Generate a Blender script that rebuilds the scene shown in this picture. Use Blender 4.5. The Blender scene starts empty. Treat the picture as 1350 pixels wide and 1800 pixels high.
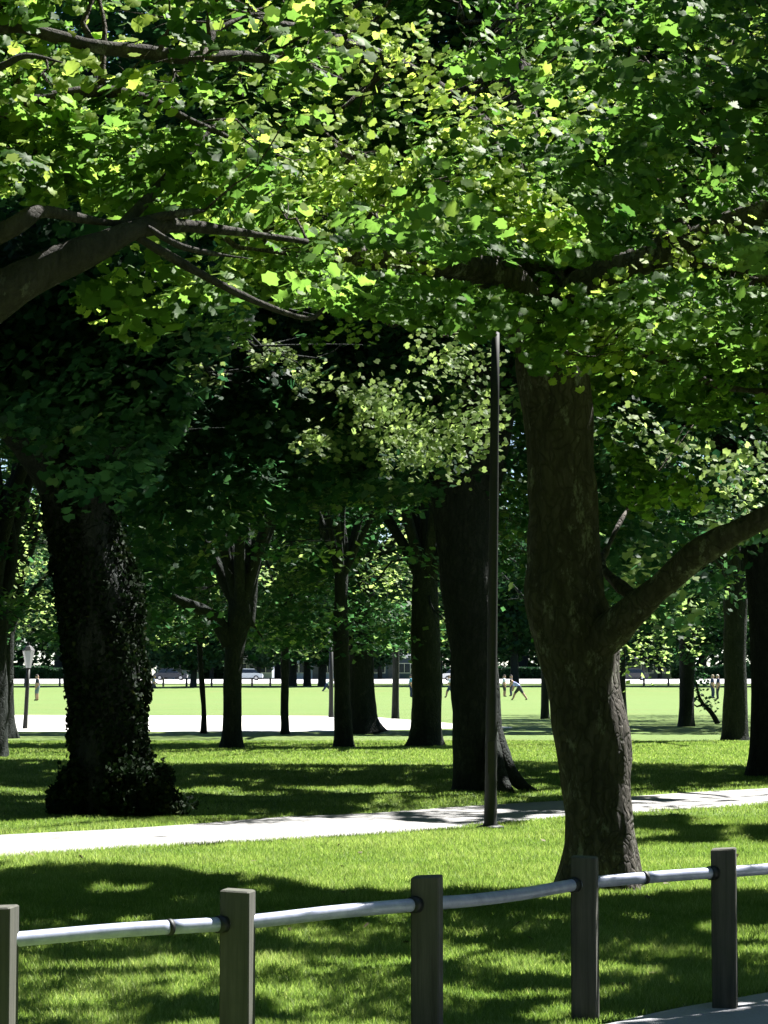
import bpy, math, random
import numpy as np
from mathutils import Vector

# ---------------------------------------------------------------- camera, world, sun, exposure
scene = bpy.context.scene
COL = scene.collection
F, HC, HOR = 4200.0, 1.6, 1190.0            # focal length in photo pixels, eye height, horizon row
PIT = math.atan((HOR - 900.0) / F)
cd = bpy.data.cameras.new('camera')
cam = bpy.data.objects.new('camera', cd); COL.objects.link(cam)
cd.sensor_fit = 'VERTICAL'; cd.sensor_height = 36.0; cd.lens = F / 1800.0 * 36.0
cd.clip_start = 0.1; cd.clip_end = 3000
cam.location = (0, 0, HC); cam.rotation_euler = (math.radians(90) + PIT, 0, 0)
scene.camera = cam

SUN = np.array([0.50, 0.45, 1.0]); SUN /= np.linalg.norm(SUN)     # direction towards the sun
ELEV = math.asin(SUN[2]); ROT = math.atan2(SUN[0], SUN[1])
world = bpy.data.worlds.new('World'); scene.world = world; world.use_nodes = True
wn = world.node_tree
bg = wn.nodes['Background']
sky = wn.nodes.new('ShaderNodeTexSky'); sky.sky_type = 'NISHITA'; sky.sun_disc = False
sky.sun_elevation = ELEV; sky.sun_rotation = ROT; sky.dust_density = 0.1; sky.air_density = 0.7
wn.links.new(sky.outputs[0], bg.inputs[0]); bg.inputs[1].default_value = 0.05
ld = bpy.data.lights.new('sun', 'SUN'); ld.energy = 5.0; ld.angle = math.radians(0.5); ld.color = (1.0, 0.97, 0.91)
sun = bpy.data.objects.new('sun', ld); COL.objects.link(sun)
sun.rotation_euler = Vector(SUN).to_track_quat('Z', 'Y').to_euler()
sun.location = (20, 15, 40)
vs = scene.view_settings
vs.view_transform = 'Standard'; vs.look = 'None'; vs.exposure = 2.1; vs.gamma = 1.0; vs.use_curve_mapping = False
cy = scene.cycles
cy.max_bounces = 6; cy.diffuse_bounces = 3; cy.glossy_bounces = 2; cy.transmission_bounces = 4
cy.transparent_max_bounces = 4; cy.use_denoising = True; cy.sample_clamp_indirect = 4.0
cy.use_adaptive_sampling = True; cy.adaptive_threshold = 0.02

R = np.random.default_rng(11)
rnd = random.Random(5)

# ---------------------------------------------------------------- photo <-> place
FW = np.array([0, math.cos(PIT), math.sin(PIT)]); UP = np.array([0, -math.sin(PIT), math.cos(PIT)])
def P(px, py, Y):
    d = FW + np.array([(px - 675.0) / F, 0, 0]) + UP * ((900.0 - py) / F)
    d = d * (Y / d[1]); return np.array([d[0], d[1], HC + d[2]])
def G(px, py):
    d = FW + np.array([(px - 675.0) / F, 0, 0]) + UP * ((900.0 - py) / F)
    t = -HC / d[2]; return np.array([d[0] * t, d[1] * t, 0.0])
def proj(p):
    q = np.asarray(p, float) - np.array([0, 0, HC])
    w = np.maximum(q @ FW, 0.01)
    return 675.0 + F * q[..., 0] / w, 900.0 - F * (q @ UP) / w
def GY(py): return HC * F / (py - HOR)
def S(Y): return F / Y
def pip(px, py, poly):
    n = len(poly); r = np.zeros(px.shape, bool); j = n - 1
    for i in range(n):
        xi, yi = poly[i]; xj, yj = poly[j]
        if yi != yj:
            r ^= ((yi > py) != (yj > py)) & (px < (xj - xi) * (py - yi) / (yj - yi) + xi)
        j = i
    return r
_H = R.random((64, 64, 64)).astype(np.float32)
def vnoise(x, y, z):
    x, y, z = np.broadcast_arrays(x, y, z)
    xi, yi, zi = np.floor(x).astype(int), np.floor(y).astype(int), np.floor(z).astype(int)
    fx, fy, fz = x - xi, y - yi, z - zi
    fx, fy, fz = [t * t * (3 - 2 * t) for t in (fx, fy, fz)]
    g = lambda a, b, c: _H[(xi + a) & 63, (yi + b) & 63, (zi + c) & 63]
    return ((g(0,0,0)*(1-fx)+g(1,0,0)*fx)*(1-fy)+(g(0,1,0)*(1-fx)+g(1,1,0)*fx)*fy)*(1-fz) + \
           ((g(0,0,1)*(1-fx)+g(1,0,1)*fx)*(1-fy)+(g(0,1,1)*(1-fx)+g(1,1,1)*fx)*fy)*fz

# ---------------------------------------------------------------- materials
def mat(name):
    m = bpy.data.materials.new(name); m.use_nodes = True
    nt = m.node_tree; b = nt.nodes['Principled BSDF']; return m, nt, b
def N(nt, t, **k):
    n = nt.nodes.new(t)
    for a, v in k.items(): setattr(n, a, v)
    return n
def ramp(nt, fac, stops):
    r = N(nt, 'ShaderNodeValToRGB'); e = r.color_ramp.elements
    while len(e) < len(stops): e.new(0.5)
    for i, (p, c) in enumerate(stops): e[i].position = p; e[i].color = (*c, 1)
    nt.links.new(fac, r.inputs[0]); return r.outputs[0]
def noise(nt, scale, detail=4, rough=0.6, vec=None, stretch=None):
    n = N(nt, 'ShaderNodeTexNoise'); n.inputs['Scale'].default_value = scale
    n.inputs['Detail'].default_value = detail; n.inputs['Roughness'].default_value = rough
    tc = N(nt, 'ShaderNodeTexCoord'); src = tc.outputs['Object']
    if stretch:
        mp = N(nt, 'ShaderNodeMapping'); mp.inputs['Scale'].default_value = stretch
        nt.links.new(src, mp.inputs[0]); src = mp.outputs[0]
    nt.links.new(src, n.inputs['Vector']); return n.outputs['Fac']
def mixc(nt, f, a, b):
    m = N(nt, 'ShaderNodeMix', data_type='RGBA')
    for s, v in ((0, f), (6, a), (7, b)):
        if hasattr(v, 'is_linked'): nt.links.new(v, m.inputs[s])
        elif s: m.inputs[s].default_value = (*v, 1)
        else: m.inputs[s].default_value = v
    return m.outputs[2]
def bump(nt, b, h, strength, dist):
    n = N(nt, 'ShaderNodeBump'); n.inputs['Strength'].default_value = strength; n.inputs['Distance'].default_value = dist
    nt.links.new(h, n.inputs['Height']); nt.links.new(n.outputs[0], b.inputs['Normal'])
def plain(name, c, rough=0.6, metal=0.0, var=0.25, scale=6, stretch=None, bmp=0.0):
    m, nt, b = mat(name)
    f = noise(nt, scale, 5, 0.65, stretch=stretch)
    c0 = tuple(x * (1 - var) for x in c); c1 = tuple(min(1, x * (1 + var)) for x in c)
    nt.links.new(ramp(nt, f, [(0.3, c0), (0.7, c1)]), b.inputs['Base Color'])
    b.inputs['Roughness'].default_value = rough; b.inputs['Metallic'].default_value = metal
    if bmp: bump(nt, b, f, 0.6, bmp)
    return m
def leafmat(name, lo, mid, hi, trans, gloss=0.33, tw=0.5):
    m, nt, b = mat(name)
    at = N(nt, 'ShaderNodeAttribute', attribute_name='tint')
    c = ramp(nt, at.outputs['Fac'], [(0.0, lo), (0.55, mid), (1.0, hi)])
    nt.links.new(c, b.inputs['Base Color']); b.inputs['Roughness'].default_value = gloss
    b.inputs['Specular IOR Level'].default_value = 0.07
    tr = N(nt, 'ShaderNodeBsdfTranslucent')
    hs = N(nt, 'ShaderNodeMix', data_type='RGBA', blend_type='MULTIPLY'); hs.inputs[0].default_value = 1.0
    nt.links.new(c, hs.inputs[6]); hs.inputs[7].default_value = (*trans, 1)
    nt.links.new(hs.outputs[2], tr.inputs[0])
    ms = N(nt, 'ShaderNodeMixShader'); ms.inputs[0].default_value = tw
    nt.links.new(b.outputs[0], ms.inputs[1]); nt.links.new(tr.outputs[0], ms.inputs[2])
    nt.links.new(ms.outputs[0], nt.nodes['Material Output'].inputs[0]); return m
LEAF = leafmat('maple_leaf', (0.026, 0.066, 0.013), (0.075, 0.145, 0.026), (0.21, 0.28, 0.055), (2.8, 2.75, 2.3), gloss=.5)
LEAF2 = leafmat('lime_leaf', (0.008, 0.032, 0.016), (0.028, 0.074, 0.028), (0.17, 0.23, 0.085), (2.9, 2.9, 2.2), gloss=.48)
LEAF3 = leafmat('far_leaf', (0.009, 0.032, 0.018), (0.024, 0.058, 0.028), (0.06, 0.115, 0.045), (1.3, 1.4, 1.0), gloss=0.5, tw=0.4)
IVY = leafmat('ivy_leaf', (0.005, 0.012, 0.005), (0.009, 0.02, 0.007), (0.05, 0.06, 0.02), (1.0, 1.1, 0.8), gloss=0.7, tw=0.15)
BLADE = leafmat('grass_blade', (0.06, 0.12, 0.025), (0.19, 0.275, 0.075), (0.42, 0.46, 0.22), (1.6, 1.7, 1.0), gloss=0.5, tw=0.35)

def barkmat(name, dark, light, lichen, lam=0.35, sc=14.0, pl=.45):
    m, nt, b = mat(name)
    f = noise(nt, sc, 7, 0.7, stretch=(1, 1, 0.22))
    g = noise(nt, 2.3, 4, 0.6)
    l = noise(nt, 7.0, 6, 0.75, stretch=(1, 1, 0.5))
    vo = N(nt, 'ShaderNodeTexVoronoi', feature='DISTANCE_TO_EDGE'); vo.inputs['Scale'].default_value = sc * .9
    tc2 = N(nt, 'ShaderNodeTexCoord'); mp2 = N(nt, 'ShaderNodeMapping'); mp2.inputs['Scale'].default_value = (1, 1, .3)
    ad = N(nt, 'ShaderNodeVectorMath', operation='ADD'); nz = N(nt, 'ShaderNodeTexNoise'); nz.inputs['Scale'].default_value = 5
    nt.links.new(tc2.outputs['Object'], mp2.inputs[0]); nt.links.new(mp2.outputs[0], ad.inputs[0]); nt.links.new(tc2.outputs['Object'], nz.inputs['Vector'])
    sc_ = N(nt, 'ShaderNodeVectorMath', operation='SCALE'); sc_.inputs[3].default_value = .25; nt.links.new(nz.outputs['Color'], sc_.inputs[0]); nt.links.new(sc_.outputs[0], ad.inputs[1])
    nt.links.new(ad.outputs[0], vo.inputs['Vector'])
    plate = ramp(nt, vo.outputs['Distance'], [(0.0, (pl, pl, pl)), (0.16, (1, 1, 1))])
    base = ramp(nt, f, [(0.32, dark), (0.62, light)])
    base = mixc(nt, plate, tuple(x * .95 for x in dark), base)
    base = mixc(nt, ramp(nt, g, [(0.35, (0, 0, 0)), (0.65, (0.5, 0.5, 0.5))]), base, tuple(x * 1.25 for x in dark))
    lf = ramp(nt, l, [(0.56, (0, 0, 0)), (0.66, (lam * 1.6,) * 3)])
    nt.links.new(mixc(nt, lf, base, lichen), b.inputs['Base Color'])
    b.inputs['Roughness'].default_value = 0.9; b.inputs['Specular IOR Level'].default_value = 0.2
    sm = N(nt, 'ShaderNodeMath', operation='MULTIPLY_ADD'); nt.links.new(plate, sm.inputs[0]); sm.inputs[1].default_value = .8; nt.links.new(f, sm.inputs[2])
    bump(nt, b, sm.outputs[0], 1.0, 0.03); return m
BARK = barkmat('bark', (0.032, 0.029, 0.026), (0.105, 0.094, 0.082), (0.22, 0.225, 0.19), .6)
BARKL = barkmat('limb_bark', (0.020, 0.019, 0.017), (0.060, 0.054, 0.047), (0.15, 0.15, 0.125), .5, 22, .85)
BARKD = barkmat('shaded_bark', (0.009, 0.013, 0.012), (0.028, 0.033, 0.030), (0.06, 0.07, 0.058), 0.25)  # bark of trees in shade; the shade is put into the dark teal colour
TWIG = barkmat('twig_bark', (0.03, 0.025, 0.02), (0.12, 0.10, 0.08), (0.28, 0.28, 0.24), 0.5, 30)

# ---------------------------------------------------------------- mesh building
def tag(o, label=None, cat=None, group=None, kind=None):
    for k, v in (('label', label), ('category', cat), ('group', group), ('kind', kind)):
        if v: o[k] = v
    return o
def empty(name, loc, label, cat, group=None):
    o = bpy.data.objects.new(name, None); COL.objects.link(o); o.location = tuple(float(x) for x in loc)
    o.empty_display_size = 0.3
    return tag(o, label, cat, group)
def link(name, me, m, parent=None, origin=None):
    o = bpy.data.objects.new(name, me); COL.objects.link(o)
    for x in (m if isinstance(m, (list, tuple)) else [m]): me.materials.append(x)
    if parent is not None: o.parent = parent
    elif origin is not None: o.location = tuple(origin)
    return o
class MB:
    def __init__(s): s.v = []; s.f = []; s.n = 0; s.mi = []
    def add(s, v, f, mi=0):
        s.v.append(np.asarray(v, float)); s.f += [tuple(int(i) + s.n for i in q) for q in f]
        s.mi += [mi] * len(f); s.n += len(v)
    def build(s, name, m, parent=None, origin=(0, 0, 0), smooth=False):
        me = bpy.data.meshes.new(name); o0 = np.asarray(origin, float)
        V = np.concatenate(s.v) - o0
        me.from_pydata(V.tolist(), [], s.f)
        if smooth: me.polygons.foreach_set('use_smooth', [True] * len(s.f))
        if any(s.mi): me.polygons.foreach_set('material_index', s.mi)
        me.update(); return link(name, me, m, parent, origin)
    def box(s, c, d, rz=0.0, bev=0.0, mi=0, taper=1.0):
        x, y, z = [q / 2 for q in d]; b = min(bev, x * .49, y * .49, z * .49); vs_ = []
        if b <= 0:
            lv = [(-z, 1.0), (z, taper)]; ring = [(-x, -y), (x, -y), (x, y), (-x, y)]
        else:
            lv = [(-z, None), (-z + b, 1.0), (z - b, taper), (z, None)]
            ring = [(-x + b, -y), (x - b, -y), (x, -y + b), (x, y - b), (x - b, y), (-x + b, y), (-x, y - b), (-x, -y + b)]
        n = len(ring)
        for zz, k in lv:
            for (a, e) in ring:
                if k is None:
                    kk = taper if zz > 0 else 1.0
                    a2, e2 = a * kk * (1 - b / x), e * kk * (1 - b / y)
                else: a2, e2 = a * k, e * k
                vs_.append((a2, e2, zz))
        L = len(lv); fs = [tuple(reversed(range(n)))]
        for l in range(L - 1):
            for i in range(n):
                j = (i + 1) % n; fs.append((l * n + i, l * n + j, (l + 1) * n + j, (l + 1) * n + i))
        fs.append(tuple((L - 1) * n + i for i in range(n)))
        V = np.array(vs_); ca, sa = math.cos(rz), math.sin(rz)
        V = np.stack([V[:, 0] * ca - V[:, 1] * sa + c[0], V[:, 0] * sa + V[:, 1] * ca + c[1], V[:, 2] + c[2]], 1)
        s.add(V, fs, mi); return s
    def tube(s, pts, rad, sides=8, mi=0, amp=0.0, nsc=3.0, sub=0, flare=None, cap=True):
        pts = np.asarray(pts, float); rad = np.asarray(rad, float) * np.ones(len(pts))
        if sub: pts, rad = smooth_line(pts, rad, sub)
        n = len(pts); T = np.gradient(pts, axis=0); T /= np.linalg.norm(T, axis=1)[:, None] + 1e-9
        a = np.array([1.0, 0, 0]) if abs(T[0][0]) < 0.8 else np.array([0, 1.0, 0])
        th = np.linspace(0, 2 * np.pi, sides, endpoint=False); vs_ = []
        for i in range(n):
            a = a - T[i] * (a @ T[i]); a /= np.linalg.norm(a) + 1e-9; b = np.cross(T[i], a)
            r = np.full(sides, rad[i])
            ring = pts[i] + np.outer(np.cos(th), a) * r[:, None] + np.outer(np.sin(th), b) * r[:, None]
            if amp:
                d = ring - pts[i]; L = np.linalg.norm(d, axis=1)[:, None] + 1e-9; q = ring * nsc
                k = (vnoise(q[:, 0] + 9, q[:, 1] + 5, q[:, 2] * .5 + 3) - .5) * 1.1 + \
                    (vnoise(q[:, 0] * 3, q[:, 1] * 3, q[:, 2] * .9) - .5) * .55 + \
                    (vnoise(q[:, 0] * 9, q[:, 1] * 9, q[:, 2] * 1.3) - .5) * .35
                ring = ring + d / L * (k * amp * 2)[:, None]
            if flare:
                fh, fa, lobes = flare; h = pts[i][2] - pts[0][2]
                e = math.exp(-h / fh) * fa
                w = 1 + e * (0.45 + 0.55 * np.sum([np.cos(k2 * th + ph) * am for k2, ph, am in lobes], axis=0))
                ring = pts[i] + (ring - pts[i]) * w[:, None]
            vs_.append(ring)
        V = np.concatenate(vs_); fs = []
        for i in range(n - 1):
            for j in range(sides):
                k = (j + 1) % sides; fs.append((i * sides + j, i * sides + k, (i + 1) * sides + k, (i + 1) * sides + j))
        if cap: fs.append(tuple(reversed(range(sides)))); fs.append(tuple((n - 1) * sides + j for j in range(sides)))
        s.add(V, fs, mi); return s
    def lathe(s, c, prof, sides=16, mi=0):
        th = np.linspace(0, 2 * np.pi, sides, endpoint=False); V = []; fs = []
        for (r, z) in prof: V += [(c[0] + r * math.cos(t), c[1] + r * math.sin(t), c[2] + z) for t in th]
        for i in range(len(prof) - 1):
            for j in range(sides):
                k = (j + 1) % sides; fs.append((i * sides + j, i * sides + k, (i + 1) * sides + k, (i + 1) * sides + j))
        fs.append(tuple(reversed(range(sides)))); fs.append(tuple((len(prof) - 1) * sides + j for j in range(sides)))
        s.add(V, fs, mi); return s
def smooth_line(pts, rad, k):
    n = len(pts); t = np.arange(n); tt = np.linspace(0, n - 1, (n - 1) * k + 1)
    def cr(A):
        out = []
        for u in tt:
            i = min(int(u), n - 2); f = u - i
            p0, p1, p2, p3 = A[max(i - 1, 0)], A[i], A[i + 1], A[min(i + 2, n - 1)]
            out.append(0.5 * ((2 * p1) + (-p0 + p2) * f + (2 * p0 - 5 * p1 + 4 * p2 - p3) * f * f + (-p0 + 3 * p1 - 3 * p2 + p3) * f ** 3))
        return np.array(out)
    return cr(pts), np.maximum(cr(rad), 0.001)

def fastmesh(name, V, tris, per_face_tint=None, smooth=False):
    me = bpy.data.meshes.new(name)
    me.vertices.add(len(V)); me.vertices.foreach_set('co', V.astype(np.float32).ravel())
    k = tris.shape[1]; nf = len(tris)
    me.loops.add(nf * k); me.loops.foreach_set('vertex_index', tris.astype(np.int32).ravel())
    me.polygons.add(nf); me.polygons.foreach_set('loop_start', np.arange(0, nf * k, k, dtype=np.int32))
    if smooth: me.polygons.foreach_set('use_smooth', np.ones(nf, bool))
    if per_face_tint is not None:
        a = me.attributes.new('tint', 'FLOAT', 'FACE'); a.data.foreach_set('value', per_face_tint.astype(np.float32))
    me.update(calc_edges=True); me.validate(); return me

# leaf outlines: five lobes (near), fewer points further away
def tmpl_maple():
    pts = [(0, -.34), (.22, -.42), (.34, -.26), (.50, -.06), (.38, .10), (.36, .34), (.22, .34), (.10, .50), (0, .54)]
    full = pts + [(-x, y) for x, y in reversed(pts[1:-1])]
    V = [(0, 0, 0)] + [(x, y, -0.35 * (x * x + y * y) + 0.10 * ((i % 2) - .5)) for i, (x, y) in enumerate(full)]
    n = len(full); return np.array(V, float), np.array([(0, 1 + i, 1 + (i + 1) % n) for i in range(n)])
def tmpl_mid():
    full = [(0, -.42), (.42, -.22), (.24, .02), (.34, .30), (0, .52), (-.34, .30), (-.24, .02), (-.42, -.22)]
    V = [(x, y, -0.4 * x * x) for x, y in full]
    return np.array(V, float), np.array([(0, 1, 2), (0, 2, 3), (0, 3, 4), (0, 4, 5), (0, 5, 6), (0, 6, 7)])
def tmpl_far():
    V = [(0, -.5, 0), (.40, 0, -.12), (0, .5, 0), (-.40, 0, -.12)]
    return np.array(V, float), np.array([(0, 1, 2), (0, 2, 3)])
TM = {'near': tmpl_maple(), 'mid': tmpl_mid(), 'far': tmpl_far()}
def leaves_mesh(name, C, size, tint, kind, tilt=0.55, origin=None, nrm=None, lean=False):
    n = len(C); T, tri = TM[kind]
    if nrm is None:
        nrm = np.stack([R.normal(0, tilt, n), R.normal(-0.12, tilt, n), np.ones(n)], 1)
    elif nrm.ndim == 2 and lean: nrm = nrm + R.normal(0, .38, (n, 3))
    nrm = nrm / np.linalg.norm(nrm, axis=1)[:, None]
    a = R.normal(0, 1, (n, 3)); a -= nrm * (a * nrm).sum(1)[:, None]; a /= np.linalg.norm(a, axis=1)[:, None]
    b = np.cross(nrm, a)
    cu = R.uniform(-.6, 2.6, n)[:, None, None]
    V = C[:, None, :] + size[:, None, None] * (T[None, :, 0:1] * a[:, None] + T[None, :, 1:2] * b[:, None] + T[None, :, 2:3] * nrm[:, None] * cu)
    tr = (tri[None] + (np.arange(n) * len(T))[:, None, None]).reshape(-1, 3)
    V = V.reshape(-1, 3)
    if origin is not None: V = V - np.asarray(origin)
    return fastmesh(name, V, tr, np.repeat(tint, len(tri)))

# ---------------------------------------------------------------- where sunlight reaches (gaps between the crowns)
LITP = [
    ([(-600, 1441), (330, 1441), (640, 1438), (860, 1453), (990, 1450), (1110, 1486), (1900, 1486), (1900, 1562), (1350, 1566), (1130, 1572),
      (990, 1568), (800, 1566), (700, 1572), (560, 1560), (450, 1546), (300, 1528), (200, 1524), (-600, 1515)], 0.995),
    ([(1100, 1412), (1350, 1397), (1900, 1360), (1900, 1425), (1350, 1426), (1100, 1434)], 0.9),
    ([(850, 1292), (1290, 1290), (1900, 1290), (1900, 1342), (1200, 1344), (900, 1338), (850, 1335)], 0.99),
    ([(-600, 1318), (850, 1318), (850, 1338), (800, 1345), (300, 1343), (110, 1338), (-600, 1330)], 0.97),
    ([(-600, 1294), (850, 1294), (850, 1309), (-600, 1306)], 0.95),
    ([(-600, 1236), (880, 1236), (880, 1284), (-600, 1287)], 1.0),
    ([(880, 1000), (1900, 1000), (1900, 1252), (880, 1252)], 1.0),
    ([(-600, 1000), (880, 1000), (880, 1236), (-600, 1236)], 1.0),
]
def keep_mask(p):
    """True where a leaf stays: leaves are thinned where their shadow would fall on ground that is sunlit."""
    z = p[:, 2]; gx = p[:, 0] - SUN[0] / SUN[2] * z; gy = p[:, 1] - SUN[1] / SUN[2] * z
    px, py = proj(np.stack([gx, gy, np.zeros_like(gx)], 1))
    py = np.where(gy < 2, 5000, py)
    pr = np.zeros(len(p))
    far = np.clip((gy - 14) / 30, 0, 1); sc = 2.4 * (1 - far) + 0.45 * far
    n1 = vnoise(gx * sc, gy * sc * 0.8, 0.5 + 0 * gx) * .6 + vnoise(gx * sc * 2.6, gy * sc * 2.1, 7.5 + 0 * gx) * .4
    thr = np.where(gy < 15.8, 0.62, np.where(gy < 24, 0.66, 0.74))
    thr = np.where((py > 1385) & (py < 1399), 0.46, thr)          # a brighter strip behind the path
    thr = np.where((py > 1398) & (py < 1452) & (px > 600), 0.50, thr)
    pr = np.where(n1 > thr, 0.96, pr)
    wob = (n1 - .5) * np.where(gy > 40, 6, 26)
    for poly, q in LITP: pr = np.where(pip(px, py + wob, poly), np.maximum(pr, q), pr)
    hf = vnoise(gx * 2.6 + 40, gy * 2.0 + 11, 21.5 + 0 * gx)
    pr = np.where(px < -90, 0, pr)
    pr = np.where((gy > 21) & (hf > .745), .97, pr)
    return R.random(len(p)) > pr
SHAFTS = [(P(905, 1365, 33.7), .5), (P(1112, 1470, 18.2), .28), (P(1106, 1400, 18.2), .28), (P(1098, 1320, 18.2), .28), (P(1090, 1240, 18.2), .25), (P(985, 1350, 18.0), .12)]                                     # (point, radius): sprays that stand in sun
def shaft_keep(p):
    k = np.ones(len(p), bool); px, py = proj(p)
    for c, r in SHAFTS:                                        # sprays that hang free: nothing in front of them
        a, b = proj(c[None]); rp = r * S(c[1])
        k &= ~((np.hypot(px - a, (py - b) * 1.15) < rp * .95) & (p[:, 1] < c[1] - .1) & (p[:, 1] > c[1] - 12) & (R.random(len(p)) < (.93 if c[1] > 20 or 13 < c[1] < 15.2 else .25)))
    for c, r in SHAFTS:
        d = p - c; t = d @ SUN; q = np.linalg.norm(d - np.outer(t, SUN), axis=1)
        k &= ~((t > r * 0.55) & (q < r * (1.35 if c[1] > 15.3 or c[1] < 13 else 1.7)) & (R.random(len(p)) < 0.985))
    return k
SUNNY = [(-100, -150), (700, -150), (780, 100), (1000, 180), (1060, 400), (980, 440), (620, 480), (420, 470), (330, 380), (200, 330), (60, 330), (-100, 200)]
SUNNY2 = [(1020, 480), (1400, 480), (1400, 640), (1100, 620)]
SUNNY3 = [(950, -150), (1400, -150), (1400, 420), (1150, 420), (1050, 300)]
RAIL = [(-2.25, 8.05), (-1.405, 8.80), (-.575, 9.48), (.18, 10.1), (.935, 11.23), (1.655, 11.73), (2.45, 12.35)]
def canopy_keep(p):
    k = np.ones(len(p), bool)
    q = p - ((p[:, 2] - .66) / SUN[2])[:, None] * SUN           # mostly open sky above the pipe rail
    ry = np.interp(q[:, 0], [a for a, b in RAIL], [b for a, b in RAIL])
    k &= ~((p[:, 2] > 1) & (abs(q[:, 1] - ry) < .13) & (vnoise(q[:, 0] * 2.5, 0 * ry, 0 * ry) > .36) & (R.random(len(p)) < .96))
    for zt in (3.7, 4.1, 4.5, 4.9, 5.3):
        t = (p[:, 2] - zt) / SUN[2]; q = p - t[:, None] * SUN
        px, py = proj(q); n = vnoise(q[:, 0] * 1.9, q[:, 1] * 1.1, q[:, 2] * 1.5)
        ok = (t > .30) & (q[:, 1] > 11) & (q[:, 1] < 18.6)
        m = (pip(px, py, SUNNY) & (n > .37)) | (pip(px, py, SUNNY2) & (n > .35)) | (pip(px, py, SUNNY3) & (n > .56))
        k &= ~(ok & m & (R.random(len(p)) < .90) & ~((p[:, 2] < 5.6) & (R.random(len(p)) < .62)))
    return k
def bnd(px, tab):
    return np.interp(px, [a for a, b in tab], [b for a, b in tab])
NEARB = [(-200, 520), (0, 560), (120, 540), (250, 610), (330, 560), (450, 520), (700, 560), (800, 585), (850, 600), (885, 575), (915, 620), (935, 650), (1040, 690), (1060, 790), (1110, 900), (1240, 960), (1350, 900), (1600, 880)]
MIDB = [(-200, 740), (20, 760), (60, 800), (95, 900), (220, 960), (250, 1080), (330, 1040), (450, 930), (700, 870), (860, 900), (900, 1060), (940, 1100), (1080, 1060), (1200, 1130), (1280, 1020), (1350, 950), (1600, 940)]
FARB = [(-200, 1150), (0, 1140), (90, 1165), (130, 1140), (300, 1150), (350, 1120), (390, 1110), (440, 1165), (500, 1170), (580, 1172), (690, 1162), (720, 1150), (800, 1160), (900, 1150), (1000, 1150), (1130, 1150), (1200, 1165), (1280, 1150), (1600, 1150)]
def screen_keep(p):
    px, py = proj(p); Y = p[:, 1]
    b = np.where(Y < 22, bnd(px, NEARB), np.where(Y < 44, bnd(px, MIDB), bnd(px, FARB)))
    b = b + (vnoise(px / 22, py / 22, Y) - .5) * 60
    k = (py < b) | (Y > 150)
    k &= ~((Y < 25.2) & (abs(px - 867) < 13) & (py > 596))       # the lamp post stays in view
    for (ax, ay), (bx, by), hw, Yl_ in (((560, 445), (760, 458), 20, 16.9), ((760, 458), (900, 478), 30, 17.6), ((900, 480), (1000, 500), 34, 18.2), ((1000, 500), (1160, 447), 27, 18), ((1160, 447), (1350, 370), 22, 17.7), ((1160, 452), (1350, 492), 12, 17.8),
                                     ((-60, 545), (90, 470), 46, 11.9), ((90, 470), (235, 408), 34, 11.9), ((0, 52), (170, 84), 14, 11.9), ((170, 84), (420, 100), 12, 12.2)):
        t_ = np.clip(((px - ax) * (bx - ax) + (py - ay) * (by - ay)) / ((bx - ax) ** 2 + (by - ay) ** 2), 0, 1)
        d_ = np.hypot(px - ax - t_ * (bx - ax), py - ay - t_ * (by - ay))
        k &= ~((d_ < hw) & (Y < Yl_) & (vnoise(px / 30, py / 30, Y * 0) < (.80 if ax > 300 else .5)))
    k &= ~((Y < 18) & (py > 670) & (px > 900) & (px < 1062))
    return k

# ---------------------------------------------------------------- trees
def ground_pts(px, py):
    d = FW[None] + np.stack([(px - 675) / F, 0 * px, 0 * px], 1) + UP[None] * ((900 - py) / F)[:, None]
    return d * (-HC / d[:, 2])[:, None] + [0, 0, 0] 
def cast(poly, n, z0, z1, r, nl, thr=None, offframe=False):
    """leaf clumps standing between the sun and a piece of ground that lies in shade"""
    xs_ = [a for a, b in poly]; ys_ = [b for a, b in poly]; out = []
    px = R.uniform(min(xs_), max(xs_), n * 4); py = R.uniform(min(ys_), max(ys_), n * 4); q = pip(px, py, poly); px, py = px[q], py[q]
    g = ground_pts(px, py); t = R.uniform(z0, z1, len(g)) / SUN[2]
    if thr is not None:
        k = (vnoise(g[:, 0] * 1.7, g[:, 1] * 1.36, .5 + 0 * px) * .6 + vnoise(g[:, 0] * 4.4, g[:, 1] * 3.6, 7.5 + 0 * px) * .4) < thr; g, t = g[k], t[k]
    p = g + t[:, None] * SUN; p[:, 2] = t * SUN[2]
    if offframe: a, b = proj(p); k = (b < -25) | (a > 1380) | (a < -30); p = p[k]
    else: p = p[screen_keep(p)]
    for c in p[:n]: out.append((c, r * R.uniform(.7, 1.3), nl))
    return out
def clump_leaves(c, r, n, flat=0.32):
    th = R.random(n) * 2 * np.pi; q = np.sqrt(R.random(n)) * r
    z = R.normal(0, 1, n) * r * flat * 0.6 - 0.25 * q * q / r
    return c + np.stack([np.cos(th) * q, np.sin(th) * q, z], 1)
def inview(p, m=120):
    px, py = proj(p); return (px > -m) & (px < 1350 + m) & (py > -m) & (py < 1800 + m)
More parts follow.
